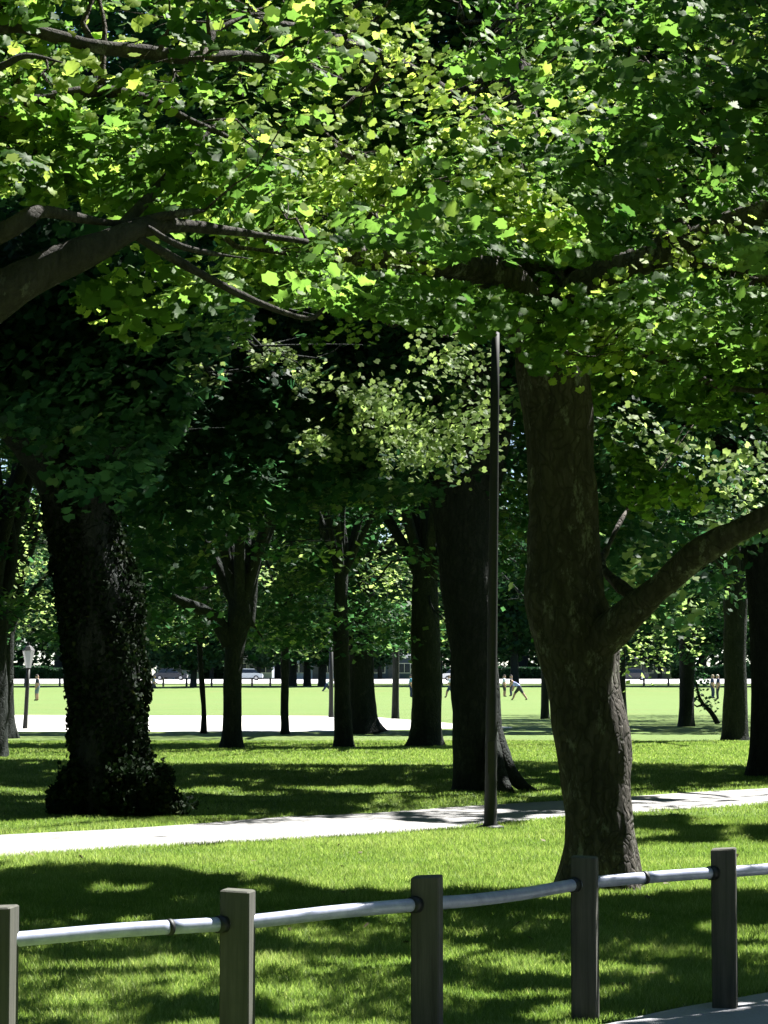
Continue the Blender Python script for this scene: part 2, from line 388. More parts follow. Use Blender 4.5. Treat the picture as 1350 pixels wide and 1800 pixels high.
def make_crown(parent, o0, clumps, lsize, kind, material, limbs=None, keepers=(), dens=1.0, tint0=0.45, dark=0.0, twigm=None, twigs=True, ground=True, twig_r=0.012, tshare=0.55, tmax=2.0):
    """clumps: list of (centre, radius, n). Leaves become one mesh 'crown', the twigs carrying them join the limbs."""
    Cs, Ss, Ts, Ns = [], [], [], []
    for (c, r, n) in clumps:
        c = np.asarray(c, float); v = inview(c[None], 160)[0]
        k = 1.0 if v else 1.7
        m = max(4, int(n * dens / (k * k)))
        L = clump_leaves(c, r, m)
        if kind != 'far': Ns.append(np.tile([R.normal(.0, .34), R.normal(-.40, .38), .85], (m, 1)) + (L - c) * [.9, .9, 0] / r * .35)
        Cs.append(L); Ss.append(lsize * k * (0.5 + 0.8 * R.random(m)))
        Ts.append(np.clip(tint0 + R.normal(0, 0.16) + R.normal(0, 0.13, m), 0, 1))
    C, Z, T = np.concatenate(Cs), np.concatenate(Ss), np.concatenate(Ts)
    NR = np.concatenate(Ns) if Ns else None
    k = screen_keep(C) & shaft_keep(C)
    if kind == 'near': k &= canopy_keep(C)
    if ground: k &= keep_mask(C)
    k &= C[:, 2] > 1.9
    C, Z, T = C[k], Z[k], T[k]
    if NR is not None: NR = NR[k]
    for (c, r, n) in keepers:                                  # sunlit sprays in the open; sunlight also painted into their lighter tint
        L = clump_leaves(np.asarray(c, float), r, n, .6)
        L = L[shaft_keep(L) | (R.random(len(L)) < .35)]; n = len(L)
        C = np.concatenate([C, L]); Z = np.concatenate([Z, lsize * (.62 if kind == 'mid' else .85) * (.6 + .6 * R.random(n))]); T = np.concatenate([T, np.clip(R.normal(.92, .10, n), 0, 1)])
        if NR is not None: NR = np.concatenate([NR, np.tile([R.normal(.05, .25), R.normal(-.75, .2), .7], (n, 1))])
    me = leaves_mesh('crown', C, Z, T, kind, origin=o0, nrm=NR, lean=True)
    ob = link('crown', me, material, parent)
    mb, tmat = PEND.pop(parent.name)
    if twigs and limbs is not None:
        LP = np.concatenate([l[0] for l in limbs]); LR = np.concatenate([l[1] for l in limbs])
        kp = LP[:, 2] > 2.3; LP, LR = LP[kp], LR[kp]
        for (c, r, n) in clumps:
            c = np.asarray(c, float)
            if rnd.random() > tshare: continue
            if not inview(c[None], 200)[0] or not screen_keep(c[None] + [[0, 0, .15]])[0]: continue
            d = np.linalg.norm(LP - c, axis=1) + np.maximum(0, LP[:, 2] - c[2]) * .3; i = int(np.argmin(d))
            if d[i] > tmax: continue
            a = LP[i]; mid = (a + c) / 2 + np.array([R.normal(0, .08), R.normal(0, .08), -.05]) * d[i]
            r0 = min(LR[i] * .6, twig_r + 0.012 * d[i])
            m1 = (a * .7 + c * .3) + R.normal(0, .05, 3) * d[i]
            pts = np.array([a, m1, mid, c + R.normal(0, .05, 3) * r, c + R.normal(0, .4, 3) * r * [1, 1, .3]])
            mb.tube(pts, [r0, r0 * .8, r0 * .55, r0 * .35, r0 * .12], 5, sub=2, mi=1)
            for _ in range(2):
                e = c + R.normal(0, .55, 3) * r * [1, 1, .35]
                mb.tube([mid, (mid + e) / 2 + R.normal(0, .06, 3) * r, e], [r0 * .4, r0 * .25, r0 * .1], 4, sub=2, mi=1)
    mb.build('trunk', [tmat, twigm or TWIG], parent, o0, smooth=True).location = (0, 0, 0)
    return ob
def outline(rows, Y):
    """rows of (photo row, left edge, right edge) at distance Y -> centre line and radii."""
    p = np.array([P((l + r) / 2, y, Y) for y, l, r in rows]); rr = np.array([(r - l) / 2 / S(Y) for y, l, r in rows])
    return p, rr
def lobes(n, seed):
    q = random.Random(seed); return [(k, q.uniform(0, 6.28), q.uniform(.2, .5)) for k in (2, 3, 5, 7)][:n]

PEND = {}
def trunk_obj(parent, o0, lines, material, sides=20, amp=0.02, flare=None, sub=4, name='trunk'):
    mb = MB()
    for i, (p, r) in enumerate(lines):
        mb.tube(p, r, sides if i == 0 else max(8, sides * 2 // 3), amp=amp * (1 if i == 0 else .6), sub=sub if i == 0 else 4, flare=flare if i == 0 else None)
    PEND[parent.name] = (mb, material)

def ellipsoid_clumps(c, rad, n, r, nl, hollow=0.45):
    out = []
    for _ in range(n):
        d = R.normal(0, 1, 3); d /= np.linalg.norm(d); q = hollow + (1 - hollow) * R.random() ** 0.6
        out.append((np.asarray(c) + d * q * np.asarray(rad), r * (0.7 + 0.6 * R.random()), nl))
    return out
def radiate(top, r0, ends, droop=0.0):
    """limbs from a fork to a few points in the crown"""
    out = []
    for e in ends:
        e = np.asarray(e, float); v = e - top; L = np.linalg.norm(v)
        p = np.array([top, top + v * .22 + [0, 0, L * .07], top + v * .5 + R.normal(0, .05, 3) * L + [0, 0, L * .08], top + v * .8 + R.normal(0, .04, 3) * L, e])
        out.append((p, np.array([r0, r0 * .78, r0 * .55, r0 * .3, r0 * .1])))
    return out
def dense(lines):
    o = []
    for p, r in lines: o.append(smooth_line(np.asarray(p, float), np.asarray(r, float), 4))
    return o

def generic_tree(name, label, rows, Y, crown, lsize, kind, lm, bm, ncl=100, nl=170, clr=0.9, flare=(0.35, 0.8, None), nlimb=7, extra=(), extra_limbs=(), group=None, amp=0.025, sides=18, tint0=0.42, seed=1, ivy=0, keepers=()):
    p, r = outline(rows, Y)
    base = p[0].copy(); base[2] = 0; p[0][2] = -0.05
    root = empty(name, base, label, 'tree', group)
    top = p[-1].copy(); (cx, cz, rx, rz) = crown
    p = np.concatenate([p, [top + [.03, 0, r[-1] * 2.2], top + [.10, .05, r[-1] * 5], top + [.05, .1, r[-1] * 9]]]); r0_ = r[-1]; r = np.concatenate([r, [r0_ * .80, r0_ * .5, r0_ * .25]])
    cc = np.array([top[0] + cx, Y, cz])
    ends = []
    for i in range(nlimb):
        a = 2 * math.pi * (i + R.random() * .6) / nlimb
        ends.append(cc + np.array([math.cos(a) * rx * .7, math.sin(a) * rx * .7, rz * R.uniform(-.45, .7)]))
    ends.append(cc + [0, 0, rz * .8])
    lines = [(p, r)] + radiate(top, r0_ * .5, ends) + list(extra_limbs)
    trunk_obj(root, base, lines, bm, sides=sides, amp=amp, flare=(flare[0], flare[1], lobes(3, seed)))
    cl = ellipsoid_clumps(cc, (rx, rx, rz), ncl, clr, nl) + list(extra)
    make_crown(root, base, cl, lsize, kind, lm, keepers=keepers, limbs=dense(lines[1:]), tint0=tint0, twigm=BARKD, twig_r=0.015, tshare=.2, tmax=2.4)
    return root, base

# sprays standing in sunlight
def T(px, py, Y, r): SHAFTS.append((P(px, py, Y), r)); return (P(px, py, Y), r)
main_sprays = [T(*a) for a in [(860, 195, 15.1, .26), (940, 222, 15.1, .20), (785, 180, 15.1, .22), (745, 145, 15.1, .18), (860, 300, 15, .24), (900, 330, 15, .24), (945, 365, 15, .24), (985, 400, 15, .20), (640, 290, 15.0, .28), (590, 320, 15, .24), (690, 330, 15, .22), (545, 265, 15, .22),
    (710, 270, 15.0, .26), (700, 80, 15.1, .2), (640, 40, 15.1, .2), (800, 240, 15.1, .2), (530, 250, 15.6, .42), (470, 320, 15.5, .4), (590, 340, 16, .4), (710, 70, 16.2, .4), (640, 150, 16, .4), (1080, 575, 17.5, .5), (1150, 530, 17.5, .5), (1245, 425, 17, .4), (1120, 220, 18, .5),
    (1210, 150, 18, .45), (1290, 50, 18, .5), (1010, 60, 18, .45), (1320, 330, 17.5, .45), (1190, 330, 18, .4), (700, 440, 16.5, .35), (500, 430, 16, .4), (1300, 540, 17.5, .5), (1050, 150, 18, .4), (330, 330, 15.5, .4)]]
left_sprays = [T(*a) for a in [(100, 90, 12.2, .3), (60, 160, 12, .25), (220, 130, 12.3, .35), (300, 50, 12.4, .35), (20, 290, 11.6, .22), (400, 100, 12.8, .35), (500, 60, 12.9, .35), (560, 90, 12.9, .3), (70, 20, 12, .3), (430, 300, 13, .35), (210, 250, 12.6, .3), (480, 180, 12.9, .3)]]
back_sprays = [T(*a) for a in [(650, 690, 28.8, .42), (690, 715, 28.8, .5), (735, 745, 28.8, .55), (780, 775, 28.8, .5), (825, 745, 28.8, .45), (850, 720, 28.8, .35), (720, 785, 28.6, .35), (800, 650, 28.8, .45), (765, 610, 28.8, .4), (835, 610, 28.8, .4), (560, 660, 30, .35), (480, 620, 30, .3), (545, 770, 30, .25), (360, 650, 30, .3)]]
right_sprays = [T(*a) for a in [(1290, 800, 26, .5), (1330, 860, 26, .5), (1340, 800, 26, .45), (1180, 780, 27, .4), (1120, 740, 27, .4)]]
far_sprays = [T(*a) for a in [(740, 990, 58, 1.2), (680, 1010, 58, .8), (770, 1080, 58, .9), (720, 950, 58, .9), (30, 930, 60, 1.0), (20, 1000, 60, .9), (60, 870, 60, .9), (1170, 1110, 56, .9), (1130, 1140, 56, .7), (1190, 1060, 56, .7),
    (900, 1050, 58, .8), (900, 1110, 58, .6), (430, 1000, 60, .9), (1070, 980, 58, .8), (60, 1060, 64, .8), (320, 1100, 70, .8)]]

# --- the big tree between the fence and the path
Ym = 18.3
rows = [(1552, 982, 1126), (1500, 990, 1122), (1450, 991, 1118), (1400, 988, 1113), (1350, 984, 1108), (1300, 977, 1101), (1250, 970, 1093), (1200, 962, 1085), (1150, 946, 1082), (1110, 934, 1074), (1080, 922, 1062), (1050, 918, 1055),
        (1000, 926, 1052), (950, 927, 1050), (900, 930, 1049), (850, 926, 1049), (800, 922, 1050), (750, 918, 1050), (700, 912, 1046), (650, 904, 1040), (600, 905, 1030), (560, 908, 1020)]
mp, mr = outline(rows, Ym); mbase = mp[0].copy(); mbase[2] = 0; mp[0][2] = -0.06
main = empty('maple_tree', mbase, 'large maple with leaning trunk and low right limb just behind the rail fence', 'tree')
def L(pts, rad): return (np.array([P(*a) for a in pts]), np.array(rad) / S(18.0))
mlimbs = [
    L([(1010, 1150, Ym), (1062, 1118, 18.1), (1110, 1078, 17.9), (1160, 1030, 17.8), (1225, 975, 17.6), (1290, 938, 17.5), (1360, 902, 17.3), (1460, 860, 17)], [34, 35, 28, 24, 21, 20, 18, 14]),
    L([(950, 590, Ym), (915, 530, 18), (860, 475, 17.6), (760, 455, 17.2), (650, 450, 16.8), (540, 435, 16.4), (430, 405, 16), (330, 395, 15.7)], [48, 42, 34, 28, 24, 19, 13, 7]),
    L([(985, 590, Ym), (1010, 520, 18.2), (1080, 475, 18), (1160, 445, 17.9), (1240, 412, 17.8), (1350, 368, 17.6), (1480, 330, 17.4)], [44, 36, 30, 26, 22, 20, 15]),
    L([(1110, 468, 18), (1200, 452, 18), (1290, 470, 18), (1380, 500, 18), (1480, 520, 18)], [18, 15, 12, 9, 6]),
    L([(960, 600, Ym), (945, 450, 18.5), (925, 300, 18.8), (905, 120, 19.1), (890, -80, 19.4), (880, -400, 19.7)], [52, 40, 34, 30, 26, 14]),
    L([(990, 600, Ym), (1030, 430, 19), (1090, 260, 19.6), (1130, 60, 20.2), (1160, -200, 20.8)], [40, 30, 24, 19, 10]),
    L([(1025, 488, 18.2), (1022, 540, 18), (1050, 585, 17.9), (1120, 615, 17.8), (1190, 640, 17.6), (1260, 678, 17.5), (1360, 690, 17.4)], [14, 12, 10, 9, 8, 7, 5]),
    L([(870, 485, 17.7), (850, 540, 17.3), (800, 560, 17.1), (740, 540, 17), (690, 570, 16.9), (640, 545, 16.8)], [13, 9, 7, 6, 5, 2]),
    L([(1130, 1060, 17.9), (1060, 1000, 18.8), (1070, 960, 19.2), (1100, 900, 19.6)], [11, 9, 7, 4]),
    L([(925, 300, 18.8), (820, 190, 17.8), (700, 110, 16.9), (560, 60, 16.2), (430, 30, 15.8)], [17, 14, 11, 8, 4]),
    L([(1060, 260, 19.6), (1150, 170, 19), (1260, 100, 18.5), (1380, 60, 18)], [14, 11, 9, 6]),
    L([(700, 452, 17), (640, 360, 16.3), (620, 290, 16), (560, 220, 15.7)], [10, 8, 6, 3]),
    L([(880, 470, 17.6), (930, 420, 16.8), (900, 340, 16.3), (850, 220, 16.3), (790, 180, 16.4)], [10, 8, 7, 5, 3]),
    L([(1150, 445, 17.9), (1190, 380, 17.7), (1235, 310, 17.6), (1260, 260, 17.5), (1330, 240, 17.4)], [13, 11, 9, 7, 4]),
    L([(860, 480, 17.6), (900, 590, 17.5), (960, 600, 17.3), (1000, 622, 17.2)], [9, 6, 4, 2]),
]
knots = MB()
trunk_obj(main, mbase, [(mp, mr)] + mlimbs, BARK, sides=72, amp=0.03, sub=10, flare=(0.16, 0.34, lobes(4, 3)))
mc = []
def poly_clumps(poly, n, y0, y1, r, nl):
    xs = [a for a, b in poly]; ys = [b for a, b in poly]; out = []
    while len(out) < n:
        x, y = R.uniform(min(xs), max(xs)), R.uniform(min(ys), max(ys))
        if pip(np.array([x]), np.array([y]), poly)[0]:
            out.append((P(x, y, R.uniform(y0, y1)), r * R.uniform(.7, 1.3), nl))
    return out
mc += poly_clumps([(380, -150), (1500, -150), (1500, 620), (1100, 640), (850, 560), (600, 500), (420, 480)], 1250, 15.6, 21, .20, 66)
mc += poly_clumps([(880, -150), (1500, -150), (1500, 480), (900, 440)], 680, 17.5, 23, .24, 74)
mc += poly_clumps([(1040, 560), (1500, 560), (1500, 900), (1240, 960), (1100, 900), (1045, 700)], 440, 18.6, 22.5, .23, 70)
mc += poly_clumps([(-200, -900), (1700, -900), (1700, -150), (-200, -150)], 460, 15, 26, .6, 120)
mc += poly_clumps([(560, 520), (1040, 540), (940, 650), (860, 600), (600, 580)], 16, 16.6, 18.2, .3, 40)
mc += cast([(-200, 1520), (200, 1529), (450, 1551), (560, 1566), (700, 1577), (990, 1575), (1600, 1573), (1600, 1650), (-200, 1612)], 560, 5, 11, .5, 100, None, True)
mc += cast([(-200, 1600), (1600, 1640), (1600, 1900), (-200, 1900)], 760, 4.8, 10, .45, 90, .64, True)
mc += cast([(-200, 1520), (200, 1529), (450, 1551), (560, 1566), (700, 1577), (990, 1575), (1600, 1573), (1600, 1650), (-200, 1612)], 420, 3.6, 5.4, .25, 55)
mc += cast([(-200, 1600), (1600, 1640), (1600, 1900), (-200, 1900)], 640, 3.6, 5.6, .22, 50, .64)
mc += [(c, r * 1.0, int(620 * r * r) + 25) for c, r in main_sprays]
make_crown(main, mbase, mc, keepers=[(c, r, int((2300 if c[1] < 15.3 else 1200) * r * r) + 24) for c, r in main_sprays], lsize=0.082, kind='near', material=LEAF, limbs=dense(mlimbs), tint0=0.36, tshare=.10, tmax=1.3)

# --- the maple beside the viewer on the left: trunk out of the picture, limbs reaching in
Yl = 12.0
lb = P(-420, 1740, 12.3); lb[2] = 0
left = empty('maple_tree', lb, 'overhanging maple whose lichened limbs reach in from beyond the left edge at the top', 'tree')
def L2(pts, rad): return (np.array([P(*a) for a in pts]), np.array(rad) / S(12.0))
ltr = (np.array([lb + [0, 0, -.05], lb + [0.03, 0, 1.0], lb + [0.0, 0, 2.0], P(-390, 700, 12.3), P(-360, 560, 12.2), P(-330, 200, 12.1), P(-300, -300, 12), P(-280, -900, 12)]),
       np.array([.32, .27, .25, .24, .23, .18, .13, .06]))
llimbs = [
    L2([(-380, 700, 12.3), (-180, 620, 12.2), (-60, 560, 12.1), (10, 512, 12), (90, 470, 12), (170, 436, 12), (235, 405, 12.1), (310, 396, 12.3), (420, 408, 12.6), (540, 425, 12.9)], [60, 52, 44, 38, 33, 28, 20, 13, 8, 5]),
    L2([(-380, 650, 12.2), (-180, 520, 12), (-60, 440, 11.8), (10, 405, 11.7), (48, 383, 11.7), (80, 372, 11.8), (200, 392, 12.1), (300, 377, 12.2), (360, 370, 12.3)], [40, 32, 22, 18, 14, 9, 8, 8, 4]),
    L2([(-350, 300, 12.1), (-150, 120, 12), (0, 48, 12), (90, 62, 12), (170, 82, 12.1), (260, 92, 12.2), (340, 102, 12.3), (420, 98, 12.5), (510, 110, 12.7), (600, 140, 12.9)], [30, 24, 15, 14, 13, 12, 12, 10, 8, 4]),
    L2([(355, 102, 12.3), (375, 60, 12.4), (410, 38, 12.5), (450, 26, 12.6), (520, 30, 12.7)], [9, 7, 6, 5, 2]),
    L2([(-350, 350, 12.1), (-120, 230, 12.2), (40, 185, 12.3), (150, 160, 12.4), (250, 172, 12.5), (330, 210, 12.6), (400, 240, 12.8)], [24, 18, 14, 12, 11, 8, 4]),
    L2([(-100, 150, 12), (0, 118, 11.8), (45, 98, 11.8), (110, 110, 11.9)], [12, 9, 7, 3]),
    L2([(180, 430, 12), (260, 350, 12.4), (330, 270, 12.7), (390, 210, 12.9)], [14, 10, 8, 4]),
    L2([(260, 400, 12), (310, 430, 12), (370, 445, 12.1), (440, 455, 12.2)], [7, 5, 4, 2]),
    L2([(230, 410, 12.1), (350, 480, 12.3), (450, 530, 12.5), (540, 560, 12.7), (570, 540, 12.7)], [10, 8, 6, 5, 3]),
]
trunk_obj(left, lb, [ltr] + llimbs, BARKL, sides=36, amp=0.014, sub=6, flare=(0.3, .6, lobes(3, 5)))
lc = poly_clumps([(-200, -150), (640, -150), (600, 150), (540, 200), (300, 190), (100, 200), (-200, 200)], 190, 11.6, 13.8, .19, 26)
lc += poly_clumps([(-200, 180), (500, 200), (540, 420), (300, 370), (60, 330), (-200, 360)], 150, 12.2, 14.6, .19, 26)
lc += poly_clumps([(150, 440), (420, 440), (340, 600), (230, 600)], 12, 12.3, 13.6, .26, 26)
lc += poly_clumps([(-900, -900), (900, -900), (900, -150), (-900, -150)], 200, 10.5, 15, .5, 70)
lc += poly_clumps([(-1300, -500), (-200, -500), (-200, 600), (-1300, 600)], 60, 11, 15, .5, 60)
lc += [(c, r, int(620 * r * r) + 20) for c, r in left_sprays]
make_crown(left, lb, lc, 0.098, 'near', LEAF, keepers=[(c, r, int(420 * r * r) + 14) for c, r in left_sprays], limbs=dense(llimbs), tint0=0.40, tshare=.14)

# --- trees around the path and the lawn
FILL = []
def fill_zone(n, y0, y1, r, nl):
    px = R.uniform(-220, 1570, n); py = np.where(R.random(n) < .6, R.uniform(-260, 1150, n), R.uniform(-1500, -260, n)); Y = R.uniform(y0, y1, n)
    p = np.stack([(px - 675) / F * Y, Y, HC + (HOR - py) / F * Y], 1)
    kk = screen_keep(p) & keep_mask(p) & (p[:, 2] > 2.2)
    for q in p[kk]: FILL.append((q, r * R.uniform(.7, 1.3), nl))
FILL += cast([(-600, 1346), (850, 1348), (950, 1346), (1700, 1350), (1700, 1378), (-600, 1384)], 1500, 6, 19, .8, 120)
FILL += cast([(-600, 1400), (600, 1402), (985, 1395), (985, 1403), (800, 1414), (640, 1424), (330, 1436), (-600, 1438)], 800, 6, 16, .7, 110)
FILL += cast([(600, 1424), (985, 1404), (985, 1430), (800, 1450), (640, 1440)], 300, 5, 18, .35, 60, .52)
FILL += cast([(1110, 1397), (1700, 1370), (1700, 1400), (1110, 1424)], 240, 5, 18, .35, 60, .5)
FILL += cast([(1110, 1437), (1350, 1431), (1900, 1430), (1900, 1482), (1110, 1481)], 420, 6, 15, .7, 110)
FILL += cast([(-600, 1309), (850, 1309), (850, 1317), (-600, 1317)], 420, 5, 16, .9, 110)
FILL += cast([(-600, 1287), (900, 1286), (900, 1293), (-600, 1294)], 380, 5, 16, .9, 110)
FILL += cast([(880, 1256), (1900, 1259), (1900, 1288), (880, 1284)], 700, 4, 16, 1.1, 110)
fill_zone(3200, 24, 48, .75, 85)
fill_zone(3600, 50, 82, 1.05, 95)
def fill_box(n, x0, x1, p0, p1, y0, y1, r, nl):
    px = R.uniform(x0, x1, n); py = R.uniform(p0, p1, n); Y = R.uniform(y0, y1, n)
    p = np.stack([(px - 675) / F * Y, Y, HC + (HOR - py) / F * Y], 1)
    for q in p[screen_keep(p) & keep_mask(p) & (p[:, 2] > 2.2)]: FILL.append((q, r * R.uniform(.7, 1.3), nl))
fill_box(1000, 200, 740, 820, 1130, 50, 80, .8, 90)
fill_box(700, 980, 1100, 600, 1060, 30, 80, .8, 90)
fill_box(500, 1080, 1400, 820, 1100, 50, 80, .8, 90)
fill_box(500, 220, 760, 560, 900, 30, 46, .6, 90)
CENT = []
def take_fill(i):
    c = np.array([[a, b] for a, b in CENT]); out = []
    for f in FILL:
        d = np.hypot(c[:, 0] - f[0][0], (c[:, 1] - f[0][1]) * 1.0)
        if int(np.argmin(d)) == i: out.append(f)
    return out
def rws(px, py, w, top, lean=0, tw=None):
    """simple trunk rows: from the base row up to row `top`"""
    tw = tw or w * .8; out = []
    for i in range(7):
        f = i / 6; y = py + (top - py) * f; c = px + lean * f; ww = w + (tw - w) * f
        out.append((y, c - ww / 2, c + ww / 2))
    return out
Y2 = 34
OTC = [(404, 53.8), (358, 68), (500, 67), (603, 54.6), (640, 67.9), (695, 92), (747, 55.5), (958, 92), (1092, 90), (1207, 77.5), (1291, 61), (1366, 38.8), (-20, 48), (10, 62.8)]
CENT = [(P(820, 900, 34)[0], 34), (P(150, 900, 28)[0], 28)] + [(P(a, 900, b)[0], b) for a, b in OTC]
r2 = [(1388, 794, 888), (1350, 797, 885), (1250, 796, 880), (1150, 790, 874), (1050, 779, 869), (950, 766, 865), (880, 756, 862), (840, 748, 866), (790, 740, 876)]
ex = [(np.array([P(800, 850, Y2), P(765, 770, 33.6), P(700, 640, 33), P(640, 500, 32.5), P(600, 300, 32)]), np.array([.32, .22, .15, .10, .05])),
      (np.array([P(840, 850, Y2), P(870, 760, 34.2), P(900, 620, 34.5), P(930, 420, 35), P(940, 200, 35)]), np.array([.32, .24, .17, .12, .06])),
      (np.array([P(868, 1270, 34), P(882, 1325, 33.8), P(898, 1358, 33.7), P(918, 1378, 33.6), P(944, 1391, 33.5)]) + [0, 0, -.02], np.array([.10, .13, .12, .09, .04])),
      (np.array([P(862, 1290, 33.8), P(872, 1350, 33.4), P(884, 1378, 33.2), P(898, 1393, 33.0)]), np.array([.10, .14, .11, .05]))]
ex2 = take_fill(0) + poly_clumps([(560, 560), (900, 560), (880, 850), (640, 850)], 22, 35, 39, .8, 150)
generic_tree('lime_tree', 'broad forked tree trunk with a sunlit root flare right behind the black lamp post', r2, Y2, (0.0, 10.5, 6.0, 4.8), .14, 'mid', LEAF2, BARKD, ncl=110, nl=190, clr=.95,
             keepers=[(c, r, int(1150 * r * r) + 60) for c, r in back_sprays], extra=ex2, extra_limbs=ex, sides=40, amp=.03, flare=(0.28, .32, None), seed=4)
# ivy-clad tree on the left
Y3 = 28
r3 = [(1430, 122, 285), (1390, 122, 275), (1350, 126, 258), (1300, 129, 256), (1250, 126, 253), (1200, 118, 250), (1150, 113, 246), (1100, 108, 243), (1050, 103, 236), (1000, 98, 222), (950, 92, 206), (900, 82, 196), (850, 74, 192), (800, 78, 190)]
ex = [(np.array([P(115, 860, Y3), P(70, 800, 27.8), P(15, 745, 27.6), P(-80, 660, 27.2), P(-200, 520, 27)]), np.array([.3, .22, .17, .12, .06])),
      (np.array([P(140, 850, Y3), P(140, 720, 28), P(150, 600, 28.1), P(170, 430, 28.2), P(180, 200, 28.4)]), np.array([.38, .32, .27, .2, .08])),
      (np.array([P(160, 840, Y3), P(230, 740, 28.3), P(310, 600, 28.8), P(380, 400, 29.2)]), np.array([.18, .15, .1, .05]))]
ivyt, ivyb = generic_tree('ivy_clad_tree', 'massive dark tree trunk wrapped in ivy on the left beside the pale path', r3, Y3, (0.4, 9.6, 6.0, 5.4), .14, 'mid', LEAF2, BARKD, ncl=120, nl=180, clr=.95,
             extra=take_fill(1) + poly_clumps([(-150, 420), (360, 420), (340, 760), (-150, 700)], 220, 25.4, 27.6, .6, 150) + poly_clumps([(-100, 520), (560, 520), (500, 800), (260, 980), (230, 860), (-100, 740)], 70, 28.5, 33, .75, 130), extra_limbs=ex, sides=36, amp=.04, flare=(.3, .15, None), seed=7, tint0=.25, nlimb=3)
pp, rr = outline(r3, Y3); pp, rr = smooth_line(pp, rr, 6)
n = 16000; i = R.integers(0, len(pp), n); th = R.random(n) * 2 * np.pi; lump = vnoise(pp[i][:, 2] * 2, np.cos(th) * 2 + 5, np.sin(th) * 2 + 5)
rad_ = rr[i] * (0.96 + .08 * R.random(n) + np.clip(lump - .5, 0, 1) * .5)
C = pp[i] + np.stack([np.cos(th) * rad_, np.sin(th) * rad_, R.normal(0, .12, n)], 1)
m2 = 8000; base_c = P(235, 1432, 27.6); base_c[2] = .05
q = R.normal(0, 1, (m2, 3)); q /= np.linalg.norm(q, axis=1)[:, None]; q[:, 2] = abs(q[:, 2])
ctr = np.array([[-.75, 0, 0], [-.2, -.1, 0], [.25, -.15, 0], [.05, -.2, 0]])[R.integers(0, 4, m2)]
lum = .7 + .6 * vnoise(q[:, 0] * 3 + 4, q[:, 1] * 3 + 4, q[:, 2] * 3)
C2 = base_c + ctr + q * np.stack([.27 * lum, .3 * lum, .58 * lum], 1) * (R.random((m2, 1)) ** .3)
C = np.concatenate([C, C2, P(318, 1412, 27.4) + R.normal(0, 1, (110, 3)) * [.14, .14, .07]]); C = C[C[:, 2] > .03]
nr = np.concatenate([np.stack([np.cos(th), np.sin(th), .3 + 0 * th], 1)[:len(C)], np.zeros((max(0, len(C) - n), 3))])[:len(C)] + R.normal(0, .5, (len(C), 3)) + [0, 0, .2]
ivm = leaves_mesh('ivy', C,   .04 + .04 * R.random(len(C)), np.clip(R.normal(.35, .2, len(C)), 0, 1), 'mid', origin=ivyb, nrm=nr)
link('ivy', ivm, IVY, ivyt)
